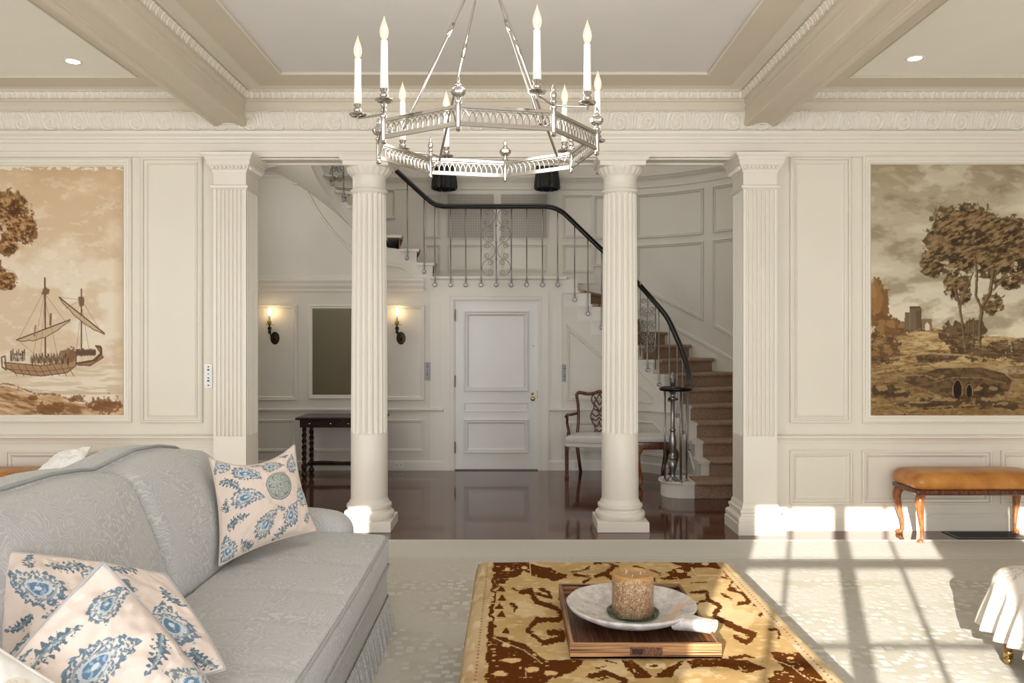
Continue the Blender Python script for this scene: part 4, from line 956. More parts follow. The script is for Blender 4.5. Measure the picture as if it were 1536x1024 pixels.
# ------------------------------------------------------------------ sofa
so=thing('sofa','grey damask sofa with a camel back, rolled arms and pleated skirt','sofa',(-1.2,3.1,0))
def S(mb): 
    mb.v=[(x+1.2,y-3.1,z) for x,y,z in mb.v]; return mb
mb=MB()
def seatdef(x,y,z):
    fold=sum(.007*math.exp(-(((y-c)+.10*(x+1.0))/.022)**2) for c in (2.55,2.95,3.3,3.72))
    k=max(0,min(1,(z-.42)/.08)); z2=z-fold*k+.018*math.sin(PI*min(1,max(0,(x+1.35)/.72)))*k
    return (x+.012*math.sin((y-2)*1.4)-.0, y, z2)
mb.rbox(-1.36,-.655,2.02,4.30,.35,.515,.045,(14,90,3),seatdef); S(mb).build('seat_cushion',m_sofa,so,smooth=True)
def topz(y):
    return float(np.interp(y,[1.9,2.05,2.2,2.6,2.95,3.15,3.25,3.4,3.6,3.85,4.05,4.2,4.3,4.4],[1.0,1.045,1.068,1.064,1.066,1.05,1.035,1.05,1.068,1.055,1.02,.955,.88,.80]))
def backdef(y0,y1):
    def f_(x,y,z):
        s=(z-.46)/.54; z2=.46+s*(topz(y)-.02-.46); yy=(y-y0)/(y1-y0); bulge=.045*math.sin(PI*min(1,max(0,yy)))*math.sin(PI*min(1,max(0,s)))
        return (x-.20*s**1.2+(bulge if x>-1.45 else 0), y, z2)
    return f_
for (y0,y1) in ((2.02,3.235),(3.24,4.30)):
    mb=MB(); mb.rbox(-1.60,-1.33,y0,y1,.46,1.0,.07,(5,20,12),backdef(y0,y1)); S(mb).build('back_cushion',m_sofa,so,smooth=True)
mb=MB()
def shell(x,y,z):
    s=(z-.1)/.9; return (x-.17*max(0,(z-.45)/.55), y, .1+s*(topz(y)-.1) if z>.1 else z)
mb.rbox(-1.69,-1.52,1.96,4.40,.1,1.0,.04,(3,40,8),shell); S(mb).build('back_frame',m_sofa,so,smooth=True)
mb=MB(); pts=[(-1.70-.0,y,topz(y)-.005) for y in np.linspace(1.98,4.38,50)]; mb.tube(pts,.0075,6)
pts=[(-1.765+.0,y,topz(y)-.02) for y in np.linspace(1.98,4.38,50)]; mb.tube(pts,.0075,6); S(mb).build('back_piping',m_pipe,so,smooth=True)
for sgn,(y0,y1) in ((1,(4.27,4.47)),(-1,(1.83,2.03))):
    def armd(x,y,z,y0=y0,y1=y1,sgn=sgn):
        s=max(0,(z-.42)/.2); yc=(y0+y1)/2; return (x-.02*s, yc+(y-yc)*(1+.18*s)+sgn*.03*s, z-.06*max(0,(x+1.15)/.35)**2*s+.05*max(0,(-x-1.25)/.35)*s)
    mb=MB(); mb.rbox(-1.62,-.86,y0,y1,.1,.635,.09,(12,4,8),armd); a_=S(mb).build('arm',m_sofa,so,smooth=True)
mb=MB(); mb.rbox(-1.60,-.672,1.98,4.32,.10,.36,.02,(3,8,3)); S(mb).build('base',m_sofa,so,smooth=True)
mb=MB()
for z,x in ((.505,-.662),(.362,-.653)):
    mb.tube([(x+.012*math.sin((y-2)*1.4),y,z) for y in np.linspace(2.03,4.27,40)]+[(x-.03,4.30,z),(x-.1,4.315,z),(-.86,4.315,z)],.006,6)
S(mb).build('seat_piping',m_pipe,so,smooth=True)
path=[(-.662,y) for y in np.linspace(1.98,4.31,520)]+[(x,4.325) for x in np.linspace(-.67,-1.6,200)]
rows=[]
for z,a,o_ in ((.185,.002,0),(.16,.006,.004),(.10,.011,.012),(.03,.014,.02),(.012,.014,.022)):
    r=[]
    for i,(x,y) in enumerate(path):
        w_=a*(math.sin(i*.86)+.35*math.sin(i*.31+1))+o_
        r.append((x+w_,y,z) if i<520 else (x,y+w_,z))
    rows.append(r)
mb=MB(); mb.grid(rows); S(mb).build('skirt',m_sofa,so,smooth=True)

# ------------------------------------------------------------------ kilim-covered ottoman
ot=thing('ottoman','large rectangular ottoman covered in a brown and gold kilim, in front of the sofa','ottoman',(.46,3.0,0))
hx,y0_,y1_,r_,zt_=.64,-.95,1.03,.05,.45
def fold(s,L):
    a=np.abs(s); t=np.clip((a-(L-r_))/r_,0,PI/2); pos=np.where(a<L-r_,a,(L-r_)+r_*np.sin(t)); drop=np.where(a<L-r_,0,r_*(1-np.cos(t)))+np.clip(a-(L-r_)-r_*PI/2,0,None); return np.sign(s)*pos,drop
yc=(y0_+y1_)/2; hy=(y1_-y0_)/2
s=np.concatenate([np.linspace(-hx-.30,-hx,16)[:-1],np.linspace(-hx,hx,330),np.linspace(hx,hx+.3,16)[1:]]); t=np.concatenate([np.linspace(-hy-.30,-hy,16)[:-1],np.linspace(-hy,hy,480),np.linspace(hy,hy+.3,16)[1:]])
SS,TT=np.meshgrid(s,t,indexing='ij'); xs,dx=fold(SS,hx); ys,dy=fold(TT,hy); Z=zt_-np.minimum(dx+dy,.31)
q=.0048; Uq=np.floor(SS/q)*q; Vq=np.floor(TT/q)*q; wx=(fbm(SS*9,TT*9,2,3)-.5)*.02
Dq=3.0+yc+Vq; Dq=np.where(Dq<2.56,5.12-Dq,Dq); GXp=768+(Uq+wx+.46)/Dq*F; GYp=512+1.10/Dq*F
c=Cv((GXp-660)*2.4,(GYp-820)*2.4); X,Y=c.X,c.Y; N1=fbm(SS*28,TT*55,4,4); N2=fbm(SS*5,TT*5,4,7)
gold=(180,150,102); dk=(84,44,10); pale=(208,188,148)
c.fill(gold); c.blend(np.clip((N2-.5)*3,0,.6),(164,132,84)); c.blend(np.clip((N1-.55)*4,0,.6),pale); c.blend(np.clip((.45-N2)*4,0,.4),(206,180,130))
jag=(fbm(Uq*22,Vq*22,2,13)-.5)
def dline(pts,w): 
    D=c.dist(pts); tooth=4.5*np.abs(((Uq*1.0+Vq*1.0)/.026)%1-.5)*2; c.blend((D<w+tooth-2+jag*10)*1.0,dk)
def dpoly(pts): 
    sv=(c.X,c.Y); c.X=sv[0]+jag*26; c.Y=sv[1]+jag*16; m=c.pmask(pts); c.X,c.Y=sv; c.blend(m,dk); nn=fbm(Uq*55,Vq*55,2,31); c.blend(m*(nn>.76),(186,150,100)); c.blend(m*(nn<.2),(112,66,30))
for k,(a,b) in enumerate(((560,260),(620,430),(980,220),(330,230),(900,440),(1080,260))): c.blob(a,b,70,34,pale,.55,.7,.03,k)
dpoly([(190,48),(300,50),(385,78),(458,102),(425,122),(350,112),(300,92),(250,110),(205,140)]); dpoly([(186,50),(205,50),(200,150),(185,150)])
dpoly([(186,140),(200,140),(186,420),(164,420)])
for (a,b) in ((222,120),(222,182),(222,240),(236,302),(222,150),(214,212)): c.poly([(a-22,b+10),(a+14,b+12),(a-2,b-12)],dk)
dpoly([(165,315),(240,330),(310,350),(372,402),(440,430),(520,408),(470,450),(330,500),(165,510)])
for (a,b,w_) in ((238,355,20),(252,408,34),(215,456,32),(330,440,26),(400,455,24)): c.blob(a,b,w_,9,(204,170,120),1,.6,.06,int(a))
[dline(p,3.2) for p in ([(250,205),(275,215),(262,232)],[(262,150),(280,160)],[(430,190),(455,178)],[(240,470),(300,462)],[(560,60),(600,58),(640,72)],[(700,90),(760,84),(790,98)],[(1010,110),(1050,118),(1040,140)],[(1130,210),(1165,220),(1150,245)],[(1180,300),(1220,300),(1215,330)],[(1040,400),(1100,392),(1160,410)],[(560,440),(600,430)],[(1010,170),(1045,190)],[(470,90),(520,84),(540,70)],[(900,130),(960,128)],[(600,470),(560,480)],[(640,420),(600,412)])]; dline([(290,165),(325,158),(345,195),(400,215),(440,238),(420,265),(345,262),(318,300),(372,345),(440,330),(442,308),(400,308)],9); dline([(350,170),(400,185),(395,165),(360,150)],5)
dline([(330,70),(395,80),(370,105),(345,95)],5); dline([(560,108),(600,92),(625,72),(590,100),(615,112)],6)
dpoly([(800,48),(1000,50),(1010,80),(960,75),(920,70),(880,95),(905,112),(800,118),(820,90),(870,70)]); dpoly([(560,46),(760,48),(740,60),(690,52),(640,60)])
dline([(1040,150),(1090,165),(1110,200),(1070,205)],6); dline([(480,100),(540,112),(520,125)],5); dline([(700,70),(740,85),(720,105),(770,118)],5); dline([(905,165),(955,160),(965,190),(930,198),(905,215)],6); dline([(960,190),(1000,215),(985,250),(1060,290),(1130,320),(1105,345),(1060,325)],9)
dline([(1000,55),(1070,140),(1180,240),(1290,350),(1400,470)],4)
for k in range(9): a=1030+k*42; b=95+k*40; c.poly([(a-6,b+14),(a+34,b+16),(a+8,b-10)],(126,78,38))
dpoly([(1180,375),(1290,380),(1360,440),(1420,500),(1160,500),(1230,430)]); dpoly([(655,408),(700,415),(765,470),(830,420),(875,408),(830,470),(700,470)])
c.blob(765,428,34,12,pale,1,.5,.05,4); c.blob(765,428,16,6,dk,1,.5,.05,4); dpoly([(880,410),(1100,405),(1180,440),(1100,450),(1000,430),(900,440)]); dline([(530,465),(600,455),(660,480),(640,500)],9); dpoly([(380,412),(480,405),(520,412),(470,425),(420,440)])
for (a,b) in ((240,80),(300,75),(860,88),(950,60),(1260,400),(1300,440)): c.blob(a,b,14,6,(206,170,118),1,.5,.1,int(b))
c.line([(300,88),(325,100),(320,60),(345,58)],2,(206,180,130)); c.line([(905,75),(920,102),(1000,104)],2,(206,180,130)); c.line([(190,330),(300,372),(370,420)],1.6,(206,180,130)); c.line([(1190,400),(1260,430),(1330,480)],1.6,(206,180,130))
# plain outer bands with rows of small dots
e=np.abs(SS)-hx; bd=(SS<-hx+.085)|(SS>hx-.085); c.blend(bd*1.0,(186,162,124)); c.blend(bd*np.clip((N2-.5)*3.5,0,.7),(160,128,88)); c.blend(bd*np.clip((fbm(SS*40,TT*12,3,2)-.55)*5,0,.6),(208,192,162))
dot=(np.abs((TT/.03)%1-.5)<.18)&((np.abs(SS+hx-.062)<.004)|(np.abs(SS-hx+.062)<.004)); c.blend(dot*.7,(112,70,40))
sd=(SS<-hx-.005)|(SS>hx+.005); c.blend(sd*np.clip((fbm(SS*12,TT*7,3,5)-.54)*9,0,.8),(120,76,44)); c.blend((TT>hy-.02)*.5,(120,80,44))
mb=MB(); mb.grid(np.stack([xs,ys+yc,Z+(fbm(SS*6,TT*6,2,2)-.5)*.006],-1)); mb.build('kilim_cover',m_kilim,ot,smooth=True,colors=lin(c.img).reshape(-1,3))
mb=MB(); mb.box(-hx+.01,hx-.01,y0_+.01,y1_-.01,.10,.43); mb.build('body',m_darkoak,ot)
for sx_ in (-1,1):
    for yy in (y0_+.08,y1_-.08):
        mb=MB(); mb.lathe([(.022,.012),(.028,.04),(.034,.1)],(sx_*(hx-.08),yy,0),16); mb.build('leg',m_mahog,ot,smooth=True)

# ------------------------------------------------------------------ tray, dish, candle
ty=thing('tray','striped zebra-wood serving tray holding the stone dish on the ottoman','tray',(.463,3.11,.4535)); x_=.262; y_=.344
MB().bbox(-x_,x_,-y_,y_,0,.008,.001).build('tray_floor',m_zebra2,ty)
m_zebraY=wood('zebrano_side',(.07,.025,.010),(.36,.17,.07),.35,(90,1.2,90),2.0)
mb=MB(); mb.bbox(-x_,x_,-y_,-y_+.014,.0,.052,.0015); fb_=mb.build('front_rim',m_zebra,ty)
mb=MB(); mb.box(-.055,.058,-y_-.0012,-y_+.002,.010,.040); mb.build('handle_inlay',m_zebra2,fb_)
MB().box(-.048,-.010,-y_-.002,-y_+.001,.016,.034).build('handle_slot',m_darkoak,fb_)
MB().bbox(-x_,x_,y_-.014,y_,0,.052,.0015).build('back_rim',m_zebra,ty)
for s_ in (-1,1): MB().bbox(min(s_*x_,s_*(x_-.014)),max(s_*x_,s_*(x_-.014)),-y_+.0145,y_-.0145,0,.052,.0015).build('side_rim',m_zebraY,ty)
ds=thing('stone_dish','shallow pale stone dish with a spout handle, on the wooden tray','dish',(.463,3.12,.4625))
def wob(r,z,a): return r*(1+.012*math.sin(a*3+1)+.006*math.sin(a*11))
mb=MB(); mb.lathe([(.06,0),(.10,.001),(.14,.010),(.19,.028),(.235,.05),(.250,.064),(.252,.070),(.248,.074),(.240,.072),(.21,.054),(.16,.032),(.10,.018),(.0005,.014)],(0,0,0),72,rmod=wob,cap=False); mb.build('bowl',m_stone,ds,smooth=True)
mb=MB(); h0=np.array([.165,-.145]); h1=np.array([.262,-.235]); d=(h1-h0)/np.linalg.norm(h1-h0); n_=np.array([-d[1],d[0]]); rows=[]
for i in range(12):
    t_=i/11; p=h0+(h1-h0)*t_; w_=.085-.048*math.sin(PI/2*min(1,t_*1.3))+(.010*max(0,t_-.6)/.4); zc=.050+.012*t_; th=.032-.004*t_; row=[]
    for j in range(16):
        a=2*PI*j/16; zz=zc+th*math.sin(a)- (.012*(1-abs(math.cos(a)))*(math.sin(a)>0)); q=p+n_*w_*math.cos(a)*.8; row.append((q[0],q[1],zz))
    rows.append(row)
mb.grid(rows,closev=True); o_=len(mb.v); mb.add(rows[-1],[tuple(range(16))]); mb.build('spout_handle',m_stone,ds,smooth=True,angle=50)
gp=thing('glass_plate','round clear green-edged glass plate under the candle in the stone dish','plate',(.474,3.14,.4785))
mb=MB(); mb.lathe([(.0005,0),(.085,0),(.098,.006),(.103,.014),(.101,.018),(.096,.013),(.084,.006),(.0005,.005)],(0,0,0),48,cap=False); mb.build('glass_disc',m_glass,gp,smooth=True)
cd=thing('pillar_candle','thick mottled amber three-wick pillar candle on the glass plate','candle',(.474,3.14,.4845))
mb=MB(); mb.lathe([(.0005,.0),(.078,.0),(.081,.003),(.0815,.15),(.080,.157),(.075,.160),(.068,.156),(.064,.150),(.03,.147),(.0005,.147)],(0,0,0),56,rmod=lambda r,z,a:r*(1+.004*math.sin(a*5)),cap=False); mb.build('wax_body',m_wax,cd,smooth=True)
for a in (.3,2.4,4.5):
    mb=MB(); x,y=.032*math.cos(a),.032*math.sin(a); mb.tube([(x,y,.146),(x,y,.154),(x+.003,y,.160)],.0018,6); mb.build('wick',m_whitefab,cd)

# ------------------------------------------------------------------ benches
def cabriole(x,y,h,dx,dy,r=1.0,foot=True):
    mb=MB(); P=[(0,0,h),(.006,.006,h*.93),(.020,.020,h*.82),(.018,.018,h*.68),(.006,.006,h*.45),(-.006,-.006,h*.25),(-.006,-.006,h*.10),(.004,.004,h*.05),(.012,.012,.018),(.012,.012,.002)]
    R=[.030,.034,.034,.028,.020,.015,.0125,.015,.024,.020]
    pts=spl([(a*dx,b*dy,c_) for a,b,c_ in P],3); rr=[v[0]*r for v in spl([(q,0) for q in R],3)]
    mb.tube([(x+a,y+b,c_) for a,b,c_ in pts],rr,12); return mb
def bench(xc,yc,lab,hx_=.53,hy_=.215):
    b=thing('bench',lab,'bench',(xc,yc,0),group='cognac leather benches along the panelled wall')
    def dd(x,y,z):
        return (x,y,z+.02*(1-(x/hx_)**4)*(1-(y/hy_)**2) if z>.47 else z)
    mb=MB(); mb.rbox(-hx_,hx_,-hy_,hy_,.405,.535,.075,(20,8,3),dd); mb.build('leather_seat',m_leather,b,smooth=True)
    mb=MB(); mb.rbox(-hx_+.012,hx_-.012,-hy_+.012,hy_-.012,.375,.42,.02,(8,3,1)); 
    mb.build('apron',m_mahog,b,smooth=True)
    for sx_ in (-1,1):
        for sy in (-1,1): cabriole(sx_*(hx_-.07),sy*(hy_-.055),.40,sx_*1.2,sy*1.0).build('leg',m_walnut,b,smooth=True)
    return b
b1=bench(3.60,6.295,'cognac leather bench with cabriole legs against the right wall under the landscape mural')
dup(b1,(-3.78,6.295,0),None,'cognac leather bench partly hidden behind the left end of the sofa')

# ------------------------------------------------------------------ skirted footstool on the right
fs_=thing('footstool','ivory skirted footstool with brass casters at the right edge of the rug','footstool',(2.73,3.53,0)); hx_,hy_=.41,.42
mb=MB(); mb.rbox(-hx_,hx_,-hy_,hy_,.25,.468,.10,(10,10,3)); 
m_stool=M('ivory_print_fabric',srgb(222,214,204),.85,spec=.2); t=NT(m_stool); v=t.coord('Object'); big=t.ramp(t.noise(v,6,1),[(.52,(0,0,0)),(.58,(1,1,1))]); fine=t.ramp(t.noise(v,60,3,.6,1),[(.45,(0,0,0)),(.6,(1,1,1))]); t.col(t.mix(t.math('MULTIPLY',big,t.math('MULTIPLY',fine,.7)),srgb(224,217,207),srgb(170,152,132))); t.bump(t.noise(v,400,2),.2,.003)
mb.build('cushion',m_stool,fs_,smooth=True)
def rrect(h1,h2,r,n):
    pts=[]
    segs=[((h1,-h2+r),(h1,h2-r)),((h1-r,h2),(-h1+r,h2)),((-h1,h2-r),(-h1,-h2+r)),((-h1+r,-h2),(h1-r,-h2))]; cs=[(h1-r,h2-r),(-h1+r,h2-r),(-h1+r,-h2+r),(h1-r,-h2+r)]
    for i,(a,b) in enumerate(segs):
        L=math.dist(a,b); k=int(n*L/ (4*(h1+h2)))
        nx,ny=[(1,0),(0,1),(-1,0),(0,-1)][i]
        for j in range(k): t_=j/k; pts.append((a[0]+(b[0]-a[0])*t_,a[1]+(b[1]-a[1])*t_,nx,ny))
        m=max(6,int(n*r*1.57/(4*(h1+h2))))
        for j in range(m): an=PI/2*i+PI/2*j/m; pts.append((cs[i][0]+r*math.cos(an),cs[i][1]+r*math.sin(an),math.cos(an),math.sin(an)))
    return pts
pp=rrect(hx_-.0,hy_-.0,.12,760); rows=[]; np.random.seed(5); ph=np.cumsum(np.random.uniform(.16,.34,len(pp)))
for z,a,o_ in ((.40,0,-.004),(.375,.003,.006),(.34,.008,.014),(.28,.017,.03),(.22,.024,.045),(.165,.028,.058)):
    rows.append([(x+nx*(o_+a*math.sin(ph[i])),y+ny*(o_+a*math.sin(ph[i])),z+ .006*math.sin(ph[i]*.5)) for i,(x,y,nx,ny) in enumerate(pp)])
mb=MB(); mb.grid(rows,closev=True); mb.build('ruffled_skirt',m_stool,fs_,smooth=True)
for sx_ in (-1,1):
    for sy in (-1,1):
        mb=MB(); x,y=sx_*(hx_-.05),sy*(hy_-.13); mb.lathe([(.016,.055),(.018,.08),(.022,.14),(.026,.26)],(x,y,0),14); l_=mb.build('leg',m_walnut,fs_,smooth=True)
        mb=MB(); mb.lathe([(.013,.035),(.020,.040),(.022,.075),(.018,.08)],(x,y,0),14); mb.lathe([(.002,-.009),(.017,-.009),(.0185,0),(.017,.009),(.002,.009)],(x-.012,y-.012,.0315),16,ax=(1,.4,0)); mb.build('brass_caster',m_brass,l_,smooth=True)
# ------------------------------------------------------------------ barley-twist console table
tb=thing('console_table','dark oak console table with barley-twist legs under the mirror','table',(-1.95,9.27,0)); hx_=.455; 
mb=MB(); mb.bbox(-hx_-.04,hx_+.04,-.25,.25,.665,.692,.006); mb.build('tabletop',m_darkoak,tb)
mb=MB(); mb.box(-hx_,hx_,-.205,.205,.575,.665); mb.build('apron',m_darkoak,tb)
for sx_ in (-1,1):
    mb=MB(); mb.box(sx_*.22-.20,sx_*.22+.20,-.212,-.203,.588,.652); d_=mb.build('drawer',m_darkoak,tb)
    for kx_ in (-.12,.12): mb=MB(); mb.lathe([(.008,0),(.008,.01),(.014,.015),(.014,.02),(.004,.026)],(sx_*.22+kx_,-.212,.62),12,ax=(0,-1,0)); mb.build('drawer_knob',m_nickel,d_,smooth=True)
for sx_ in (-1,1):
    for sy in (-1,1):
        x,y=sx_*(hx_-.04),sy*.165; mb=MB(); mb.box(x-.026,x+.026,y-.026,y+.026,.10,.155)
        mb.lathe([(.012,.0),(.026,.012),(.034,.035),(.028,.06),(.014,.072),(.024,.085),(.026,.10)],(x,y,0),16); mb.lathe([(.024,.155),(.014,.165),(.026,.175),(.018,.19)],(x,y,0),16); mb.lathe([(.018,.54),(.028,.55),(.02,.565),(.026,.58)],(x,y,0),16)
        for ph_ in (0,PI):
            mb.tube([(x+.014*math.cos(z*46+ph_),y+.014*math.sin(z*46+ph_),z) for z in np.linspace(.185,.545,60)],.0145,8)
        mb.build('leg',m_darkoak,tb,smooth=True,angle=40)
mb=MB()
for sx_ in (-1,1): mb.box(sx_*(hx_-.04)-.016,sx_*(hx_-.04)+.016,-.165,.165,.115,.142)
mb.box(-hx_+.04,hx_-.04,-.018,.018,.117,.14); mb.tube(spl([(-hx_+.04,0,.14),(-.25,0,.155),(0,0,.145),(.25,0,.155),(hx_-.04,0,.14)],4),.016,8); mb.build('stretcher',m_darkoak,tb)

# ------------------------------------------------------------------ mirror, sconces
mi=thing('wall_mirror','tall mirror in a plain white frame on the hall wall above the console table','mirror',(PX(505,H),H,PZ(598,H)))
w2=.34; h2=PZ(457,H)-PZ(598,H)
mb=MB(); panel(mb, rect(-w2,w2,0,h2), lambda p,q,h:(p,-h,q), prof=[(0,0),(0,.016),(.012,.022),(.022,.014),(.04,.014),(.048,.006),(.05,.002)]); mb.build('frame',m_halltrim,mi)
MB().box(-w2+.04,w2-.04,-.004,0.002,.04,h2-.04).build('mirror_glass',m_mirror,mi)
def sconce(px,lab):
    x=PX(px,H); z0=PZ(507,H); s_=thing('wall_sconce',lab,'sconce',(x,H,z0),group='candle sconces either side of the mirror')
    mb=MB(); mb.lathe([(.055,0),(.055,.004),(.047,.010),(.040,.006),(.033,.012),(.024,.007),(.016,.016),(.010,.03)],(.012,0,0),28,ax=(0,-1,0)); mb.v=[(a,b,c_*1.4) for a,b,c_ in mb.v]; mb.build('backplate',m_darkbrass,s_,smooth=True)
    mb=MB(); mb.tube(spl([(.012,-.02,.0),(.005,-.06,-.01),(-.008,-.10,.03),(-.022,-.11,.09)],6),.0075,8); mb.lathe([(.006,.05),(.016,.06),(.020,.075),(.013,.088),(.018,.10),(.024,.115),(.020,.13),(.008,.14)],(-.020,-.11,0),16); mb.build('arm',m_darkbrass,s_,smooth=True)
    mb=MB(); mb.lathe([(.003,.158),(.058,.156),(.060,.160),(.003,.162)],(-.022,-.11,0),28); mb.lathe([(.008,.14),(.02,.165),(.026,.185),(.026,.20),(.016,.205)],(-.022,-.11,0),16); mb.build('drip_pan',m_brass,s_,smooth=True)
    MB().lathe([(.013,.20),(.013,.27)],(-.022,-.11,0),14).build('candle_sleeve',M('cream_sleeve',(.8,.74,.62),.5),s_,smooth=True)
    MB().lathe([(.006,.27),(.014,.285),(.017,.305),(.012,.33),(.004,.355),(.0008,.37)],(-.022,-.11,0),14).build('bulb',m_sbulb,s_,smooth=True)
sconce(411,'lit bronze candle sconce on the hall wall left of the mirror')
sconce(600,'lit bronze candle sconce on the hall wall between the mirror and the white door')

# ------------------------------------------------------------------ keypads, outlet, vent
def keypad(x,Y,z0,z1,w_,lab,mat):
    k_=thing('keypad',lab,'keypad',(x,Y,z0)); h_=z1-z0
    MB().bbox(-w_/2,w_/2,-.008,0,0,h_,.002).build('plate',mat,k_)
    mb=MB()
    for i,(f_,s_) in enumerate(((.13,1),(.25,1.3),(.42,.8),(.58,1),(.69,1.3),(.87,1))): mb.bbox(-.006*s_,.006*s_,-.0105,-.007,h_*(1-f_)-.005*s_,h_*(1-f_)+.005*s_,.001)
    mb.build('button',m_black,k_)
keypad(PX(313,W),W,PZ(582.5,W),PZ(545,W),.066,'white six-button keypad beside the left pilaster',m_white)
m_kp=M('grey_keypad',srgb(150,154,156),.4)
keypad(PX(641.5,H),H-.008,PZ(570,H),PZ(543,H),.07,'narrow grey keypad on the hall wall left of the white door',m_kp)
keypad(PX(847,H),H,PZ(572.5,H),PZ(546,H),.07,'narrow grey keypad on the hall wall right of the white door',m_kp)
ol=thing('wall_outlet','white socket low on the hall baseboard left of the door','outlet',(PX(598.5,H),H-.02,.03))
MB().bbox(-.055,.055,-.006,0,0,.07,.002).build('plate',m_white,ol)
mb=MB()
for sx_ in (-1,1):
    for q_ in (-.007,.007): mb.box(sx_*.026+q_-.002,sx_*.026+q_+.002,-.0075,-.005,.028,.044)
mb.build('socket',m_black,ol)
vt=thing('floor_register','black slatted floor vent set in the wood floor under the leather bench','vent',(3.79,6.40,0))
mb=MB(); ring(mb,(-.29,.29,-.12,.12),(-.26,.26,-.09,.09),0,.005); mb.build('frame',m_black,vt)
mb=MB(); mb.box(-.26,.26,-.09,.09,0,.001)
for k in range(17): y=-.085+k*.0106; mb.box(-.26,.26,y,y+.004,.001,.004)
mb.build('grate',m_black,vt)

# ------------------------------------------------------------------ armchair and stool in the hall
ch=thing('armchair','carved mahogany armchair with a pale grey seat, half hidden by the right column','chair',(.98,9.2,0),rz=-.21)
mb=MB()
def sd(x,y,z):
    k=(y+.22)/.44; return (x*(1-.16*k),y,z+ (.015*math.cos(x*4)*math.cos(y*3) if z>.42 else 0))
mb.rbox(-.345,.345,-.22,.22,.385,.475,.035,(8,6,2),sd); mb.build('seat',m_seatfab,ch,smooth=True)
mb=MB(); mb.rbox(-.34,.34,-.215,.215,.355,.395,.008,(6,6,1),lambda x,y,z:(x*(1-.16*(y+.22)/.44),y,z)); mb.build('seat_rail',m_seatfab,ch,smooth=True)
for s_ in (-1,1):
    mb=MB(); mb.stack([(s_*.325-.022,s_*.325+.022,-.215,-.171,.0),(s_*.325-.024,s_*.325+.024,-.217,-.169,.025),(s_*.325-.018,s_*.325+.018,-.211,-.175,.04),(s_*.325-.021,s_*.325+.021,-.214,-.172,.37)]); mb.build('leg',m_mahog,ch)
    mb=MB(); mb.tube([(s_*.225,.27,.0),(s_*.245,.215,.2),(s_*.262,.19,.38)],[.019,.021,.022],8); mb.build('leg',m_mahog,ch,smooth=True)
    mb=MB(); mb.tube(spl([(s_*.262,.19,.40),(s_*.245,.205,.60),(s_*.25,.235,.78),(s_*.27,.26,.90),(s_*.268,.262,.93)],5),[.018]*21,8); mb.build('back_post',m_mahog,ch,smooth=True)
    mb=MB(); mb.tube(spl([(s_*.33,-.06,.43),(s_*.325,-.05,.52),(s_*.345,-.02,.60),(s_*.34,-.06,.685),(s_*.345,-.08,.695)],4),[.02]*4+[.016]*13,8); mb.tube(spl([(s_*.345,-.12,.69),(s_*.34,-.05,.705),(s_*.32,.08,.695),(s_*.26,.215,.70)],5),.017,8); mb.build('armrest',m_mahog,ch,smooth=True)
mb=MB(); cr=spl([(-.275,.262,.915),(-.24,.265,.945),(-.15,.268,.93),(-.07,.27,.935),(0,.27,.96),(.07,.27,.935),(.15,.268,.93),(.24,.265,.945),(.275,.262,.915)],5); mb.tube(cr,.02,10); mb.build('crest_rail',m_mahog,ch,smooth=True)
mb=MB()
for s_ in (-1,1):
    for P in ([(0,.945),(.07,.92),(.095,.86),(.06,.79),(.085,.72),(.10,.66),(.075,.60),(.04,.52),(.055,.48)],[(0,.93),(.03,.88),(.06,.82),(.02,.76),(0,.72)],[(.06,.90),(.02,.83),(0,.80)],[(.08,.70),(.04,.67),(.0,.70),(.03,.74),(.07,.76)],[(.09,.65),(.04,.62),(0,.66)],[(.06,.58),(.02,.55),(0,.62)],[(.03,.52),(.0,.48)]):
        q=spl([(s_*a,.262-.06*(1-(b-.48)/.47)*1.0,b) for a,b in P],4); mb.tube(q,.0095,6)
mb.build('pierced_splat',m_mahog,ch,smooth=True)
mb=MB(); mb.box(-.25,.25,.18,.215,.36,.48); mb.build('back_rail',m_mahog,ch)
sl=thing('stool','cabriole-legged mahogany stool with a white seat beside the newel post','stool',(1.53,8.74,0))
mb=MB(); mb.rbox(-.20,.20,-.24,.24,.475,.53,.02,(5,5,1)); mb.build('seat',m_seatfab,sl,smooth=True)
mb=MB(); mb.rbox(-.20,.20,-.24,.24,.40,.482,.015,(5,5,1)); mb.build('apron',m_mahog,sl,smooth=True)
for sx_ in (-1,1):
    for sy in (-1,1): cabriole(sx_*.165,sy*.205,.43,sx_*2.0,sy*1.4,1.3).build('leg',m_mahog if sx_>0 else m_walnut,sl,smooth=True)  # left legs use the lighter wood: light falling on them put into the colour

